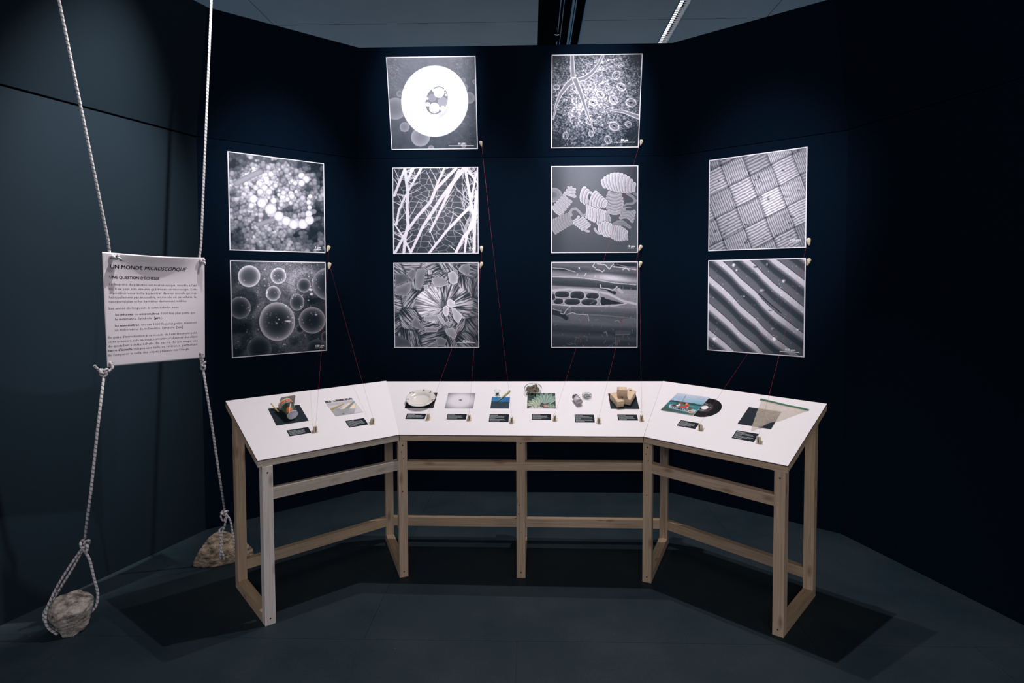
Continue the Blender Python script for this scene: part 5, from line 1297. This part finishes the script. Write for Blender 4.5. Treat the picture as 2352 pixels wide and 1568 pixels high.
for yb, x0, x1, sz, shr, runs in lines:
    edge = 165+50*(yb-95)/1290; right = 1320+8*(yb-95)/1290; W_ = right-edge
    u0, u1 = (x0-edge)/W_, (x1-edge)/W_; vb = (yb-97)/1288
    Vs = []; Fs = []; x = 0; nvt = 0
    SPW = .28
    for s, bflag in runs:
        lead = len(s)-len(s.lstrip(' ')); tail = len(s)-len(s.rstrip(' ')); x += lead*SPW
        if bflag == 2:      # roman first word, italic rest
            pieces = [('UN', 0, .015), ('MONDE', 0, .015), ('MICROSCOPIQUE', .25, .015)]
        else: pieces = [(s.strip(' '), 0, .022 if bflag else .0)]
        for k__, (txt, sh_, bo) in enumerate(pieces):
            if k__: x += SPW
            vt, ft = text_mesh(txt, 1.0, 0, sh_ if bflag == 2 else 0, 1 if sz < 40 else 2)
            if bo:
                nv = len(vt); vt = np.vstack([vt+(dx, dy, 0) for dx, dy in ((0, 0), (.028, .006), (-.028, -.006), (.014, -.010), (-.014, .010))]); ft = [tuple(i+nv*q_ for i in f) for q_ in range(5) for f in ft]
            wmin = vt[:, 0].min(); vt[:, 0] += x-wmin; x = vt[:, 0].max()+.06
            Vs.append(vt); Fs += [tuple(i+nvt for i in f) for f in ft]; nvt += len(vt)
        x += tail*SPW
    vt = np.vstack(Vs); wtot = vt[:, 0].max(); sx = (u1-u0)/wtot
    sv = sz/1288*1.02
    P_ = [spt(u0+p[0]*sx, vb-p[1]*sv, .00035) for p in vt]
    big = sz > 40
    mk('text_line', P_, Fs, MAT['ink'] if big or any(b for _, b in runs) and len(runs) == 1 and yb < 400 else MAT['ink_grey'], sign)
EYE = {'TL': (.072, .038), 'TR': (.945, .040), 'BR': (.950, .955), 'BL': (.030, .975)}
def torus(c, X, Y, Z, R1, r1, n1=20, n2=8):
    V = []; F = []
    for i in range(n1):
        a = 2*PI*i/n1
        for j in range(n2):
            b = 2*PI*j/n2; q_ = R1+r1*math.cos(b); V.append(c+X*q_*math.cos(a)+Y*q_*math.sin(a)+Z*r1*math.sin(b))
    for i in range(n1):
        for j in range(n2): F.append((i*n2+j, ((i+1) % n1)*n2+j, ((i+1) % n1)*n2+(j+1) % n2, i*n2+(j+1) % n2))
    return V, F
SU = unit(STR-STL)
for nm_, (u, v) in EYE.items():
    V, F = torus(spt(u, v, .0012), SU, vec(0, 0, 1), SN, .0088, .0020); mk('eyelet', V, F, MAT['eyelet'], sign, smooth=True)

# ================================================================== ROPES
RR = .0068
def knot(c, X, Y, Z, s, n=70, sq=(1, 1, 1)):
    """trefoil-like overhand knot"""
    out = []
    for k in range(n+1):
        t = 2*PI*k/n; out.append(c+X*s*sq[0]*(math.sin(t)+2*math.sin(2*t))/3+Y*s*sq[1]*(math.cos(t)-2*math.cos(2*t))/3+Z*s*sq[2]*(-math.sin(3*t))*.55)
    return out
def rope_thing(name, paths, label, main=0, group='braided ropes holding the banner'):
    allp = np.vstack(paths[main][0]); root = thing(name, tuple(allp[0]), label, 'rope', group)
    for pts, r_, pn in paths:
        V, F, uv = tube(pts, r_, 10); mk(pn, V, F, MAT['rope'], root, uv=uv, smooth=True)
    return root
Z_ = vec(0, 0, 1)
eTL, eTR, eBR, eBL = (spt(*EYE[k]) for k in ('TL', 'TR', 'BR', 'BL'))
topL = vec(-2.065, 2.577, 2.84); dirL = unit(topL-(eTL+vec(0, 0, .02))); endL = eTL+dirL*((ZC-eTL[2])/dirL[2])
topR = vec(-1.740, 3.221, 3.136); dirR = unit(topR-(eTR+vec(0, 0, .02))); endR = eTR+dirR*((ZC-eTR[2])/dirR[2])
back = -SN*.010
rope_thing('rope', [([endL, (endL+eTL)/2, eTL+dirL*.08, eTL+dirL*.035+back*.8, eTL+back, eTL+SN*.012], .0064, 'strand'),
  (knot(eTL+SN*.020+SU*.006, SU, Z_, SN, .0125, sq=(1.25, .72, .9)), .0058, 'knot'),
  (catmull([eTL+SN*.022+SU*.010, eTL+SN*.030+SU*.020-Z_*.006, eTL+SN*.026+SU*.030-Z_*.016], 4), .0056, 'loose_end')], 'left upper rope running from the ceiling to the banner top left corner')
rope_thing('rope', [([endR, (endR+eTR)/2, eTR+dirR*.08, eTR+dirR*.035+back*.8, eTR+back, eTR+SN*.012], .0064, 'strand'),
  (knot(eTR+SN*.018, SU, Z_, SN, .0125, sq=(1.0, .85, .9)), .0058, 'knot'),
  (catmull([eTR+SN*.020, eTR+SN*.030+SU*.006-Z_*.008, eTR+SN*.026+SU*.008-Z_*.018], 4), .0056, 'loose_end')], 'right upper rope running from the ceiling to the banner top right corner')
CAMV = lambda p: unit(vec(0, 0, 1.6)-p)
# lower left
kL = vec(-2.006, 2.694, 1.185); kb = vec(-2.051, 2.604, .402)
rkL = vec(-2.150, 2.660, .115)
rope_thing('rope', [([kL-Z_*.02, kL*.66+kb*.34, kL*.33+kb*.67+vec(0, 0, 0), kb+Z_*.03], .0064, 'strand'),
  (catmull([eBL-SN*.012, eBL+SN*.008, eBL+SN*.016-Z_*.018, kL+SU*.012+SN*.008, kL], 6), .0062, 'eyelet_loop'),
  (knot(kL, SU, Z_, SN, .019, sq=(1, 1, .8)), .0060, 'knot'),
  (catmull([kL, kL-SU*.022+Z_*.014, kL-SU*.040+Z_*.036], 5), .0060, 'loose_end'),
  (knot(kb, unit(vec(.78, .63, 0)), Z_, unit(vec(.63, -.78, 0)), .024, sq=(.75, 1.25, .8)), .0060, 'sling_knot'),
  (catmull([kb, vec(-2.089, 2.630, .357), vec(-2.116, 2.608, .292), vec(-2.146, 2.584, .229), vec(-2.169, 2.565, .179), vec(-2.187, 2.552, .149), vec(-2.201, 2.543, .118), vec(-2.200, 2.544, .080), vec(-2.18, 2.56, .035), vec(-2.15, 2.58, .010)], 5), .0058, 'sling'),
  (catmull([kb, vec(-2.088, 2.622, .366), vec(-2.120, 2.596, .306), vec(-2.150, 2.572, .243), vec(-2.174, 2.552, .180), vec(-2.188, 2.541, .135), vec(-2.189, 2.535, .093), vec(-2.178, 2.535, .055), vec(-2.15, 2.55, .015)], 5), .0058, 'sling'),
  (catmull([kb, vec(-2.078, 2.640, .353), vec(-2.066, 2.648, .311), vec(-2.053, 2.655, .221), vec(-2.043, 2.662, .147), vec(-2.047, 2.656, .092), vec(-2.068, 2.642, .060), vec(-2.09, 2.62, .03)], 5), .0058, 'sling')],
  'left lower rope from the banner down to the sling around the pale grey rock')
# lower right
FC = lambda p: vec(0, 0, 1.6)+(np.asarray(p, float)-vec(0, 0, 1.6))*.984
kR = vec(-1.783, 3.135, 1.155); kb2 = vec(-1.735, 3.230, .306)
rope_thing('rope', [([kR-Z_*.03, kR*.66+kb2*.34, kR*.33+kb2*.67, kb2+Z_*.02], .0062, 'strand'),
  (catmull([eBR-SN*.012, eBR+SN*.010, eBR+SN*.012-Z_*.02, kR-SU*.006+SN*.006], 6), .0060, 'eyelet_loop'),
  (catmull([eBR-SN*.012, eBR-SN*.014-Z_*.02, kR+SU*.010-SN*.004], 6), .0060, 'eyelet_loop'),
  (knot(kR, SU, Z_, SN, .020, sq=(.65, 1.25, .7)), .0058, 'knot'),
  (knot(kb2, unit(vec(.88, .47, 0)), Z_, unit(vec(.47, -.88, 0)), .020, sq=(.9, .7, .8)), .0056, 'sling_knot'),
  (catmull([kb2]+[FC(p) for p in ((-1.771, 3.276, .293), (-1.779, 3.272, .266), (-1.768, 3.278, .240), (-1.756, 3.284, .267), (-1.753, 3.286, .295))], 6), .0054, 'small_loop'),
  (catmull([kb2]+[FC(p) for p in ((-1.754, 3.285, .272), (-1.764, 3.280, .211), (-1.774, 3.275, .178), (-1.781, 3.270, .133), (-1.784, 3.269, .093), (-1.773, 3.275, .040), (-1.773, 3.285, .012))], 6), .0054, 'sling'),
  (catmull([FC(p) for p in ((-1.786, 3.300, .192), (-1.787, 3.267, .190), (-1.785, 3.268, .157), (-1.777, 3.273, .109), (-1.785, 3.268, .059), (-1.787, 3.275, .02))], 6), .0054, 'sling'),
  (catmull([kb2]+[FC(p) for p in ((-1.739, 3.294, .240), (-1.729, 3.299, .168), (-1.722, 3.302, .10), (-1.72, 3.31, .03))], 6), .0054, 'sling')],
  'right lower rope from the banner down to the sling around the brown rock')

# ================================================================== ROCKS
def rock(name, pts, mat, label, seed, amp=.006, sm=3):
    bm = bmesh.new()
    for p in pts: bm.verts.new(p)
    bmesh.ops.convex_hull(bm, input=bm.verts)
    bmesh.ops.delete(bm, geom=[v for v in bm.verts if not v.link_faces], context='VERTS')
    for _ in range(4): bmesh.ops.subdivide_edges(bm, edges=[e for e in bm.edges if e.calc_length() > .008], cuts=1, use_grid_fill=True)
    bmesh.ops.triangulate(bm, faces=bm.faces[:])
    for _ in range(sm): bmesh.ops.smooth_vert(bm, verts=bm.verts[:], factor=.5, use_axis_x=True, use_axis_y=True, use_axis_z=True)
    bm.normal_update()
    V = np.array([v.co[:] for v in bm.verts]); Nn = np.array([v.normal[:] for v in bm.verts]); F = [tuple(v.index for v in f.verts) for f in bm.faces]; bm.free()
    s = 26; a = fbm((V[:, 0]+V[:, 2]*.7)*s+9, (V[:, 1]-V[:, 2]*.5)*s+9, seed, 4, .6)
    b = 1-np.abs(2*fbm((V[:, 0]*.6+V[:, 1])*s*1.6+3, (V[:, 2]*1.8+V[:, 0]*.5)*s+5, seed+9, 3)-1)
    V = V+Nn*((a-.5)*amp*2.4+(b-.5)*amp)[:, None]; V[:, 2] = np.maximum(V[:, 2], .0005)
    V[:, 2] -= V[:, 2].min()-.0005
    return root_mesh(name, V, F, mat, label, 'rock', None)
rR = vec(.776, .631, 0); rD = vec(-.631, .776, 0)     # right and away, seen from the visitor
def rp(c, l): return [tuple(np.array(c)+rR*a+rD*b+vec(0, 0, z)) for a, b, z in l]
rock('rock', rp((-2.130, 2.600, 0), [(-.073, .0, .152), (-.047, .03, .160), (.033, .05, .166), (.075, .04, .138), (.094, .0, .130), (.086, -.01, .085), (.064, -.045, .030), (.05, -.02, .0), (.010, -.055, .0), (-.028, -.045, .0),
   (-.082, -.01, .092), (-.050, -.055, .088), (.0, -.062, .104), (.045, -.058, .100), (-.03, .03, .0), (.03, .04, .0), (.0, .085, .12), (-.05, .06, .09)]),
   MAT['rockA'], 'pale grey jagged rock in a rope sling on the floor, left of the table', 5, .0060, 1)
rR2 = vec(.876, .482, 0); rD2 = vec(-.482, .876, 0)
def rp2(c, l): return [tuple(np.array(c)+rR2*a+rD2*b+vec(0, 0, z)) for a, b, z in l]
rock('rock', rp2((-1.790, 3.290, 0), [(-.150, .0, .0), (-.140, .0, .03), (-.115, .01, .085), (-.060, .02, .150), (-.015, .03, .168), (.035, .02, .160), (.080, .02, .125), (.125, .02, .085), (.165, .01, .035), (.170, .0, .0),
   (-.06, -.060, .0), (.08, -.055, .0), (-.02, -.050, .075), (.06, -.045, .055), (-.05, .09, .0), (.09, .09, .0), (.02, .08, .10), (-.10, -.03, .045)]),
   MAT['rockB'], 'brown domed rock tied with rope, half hidden behind the left table leg', 12, .005)
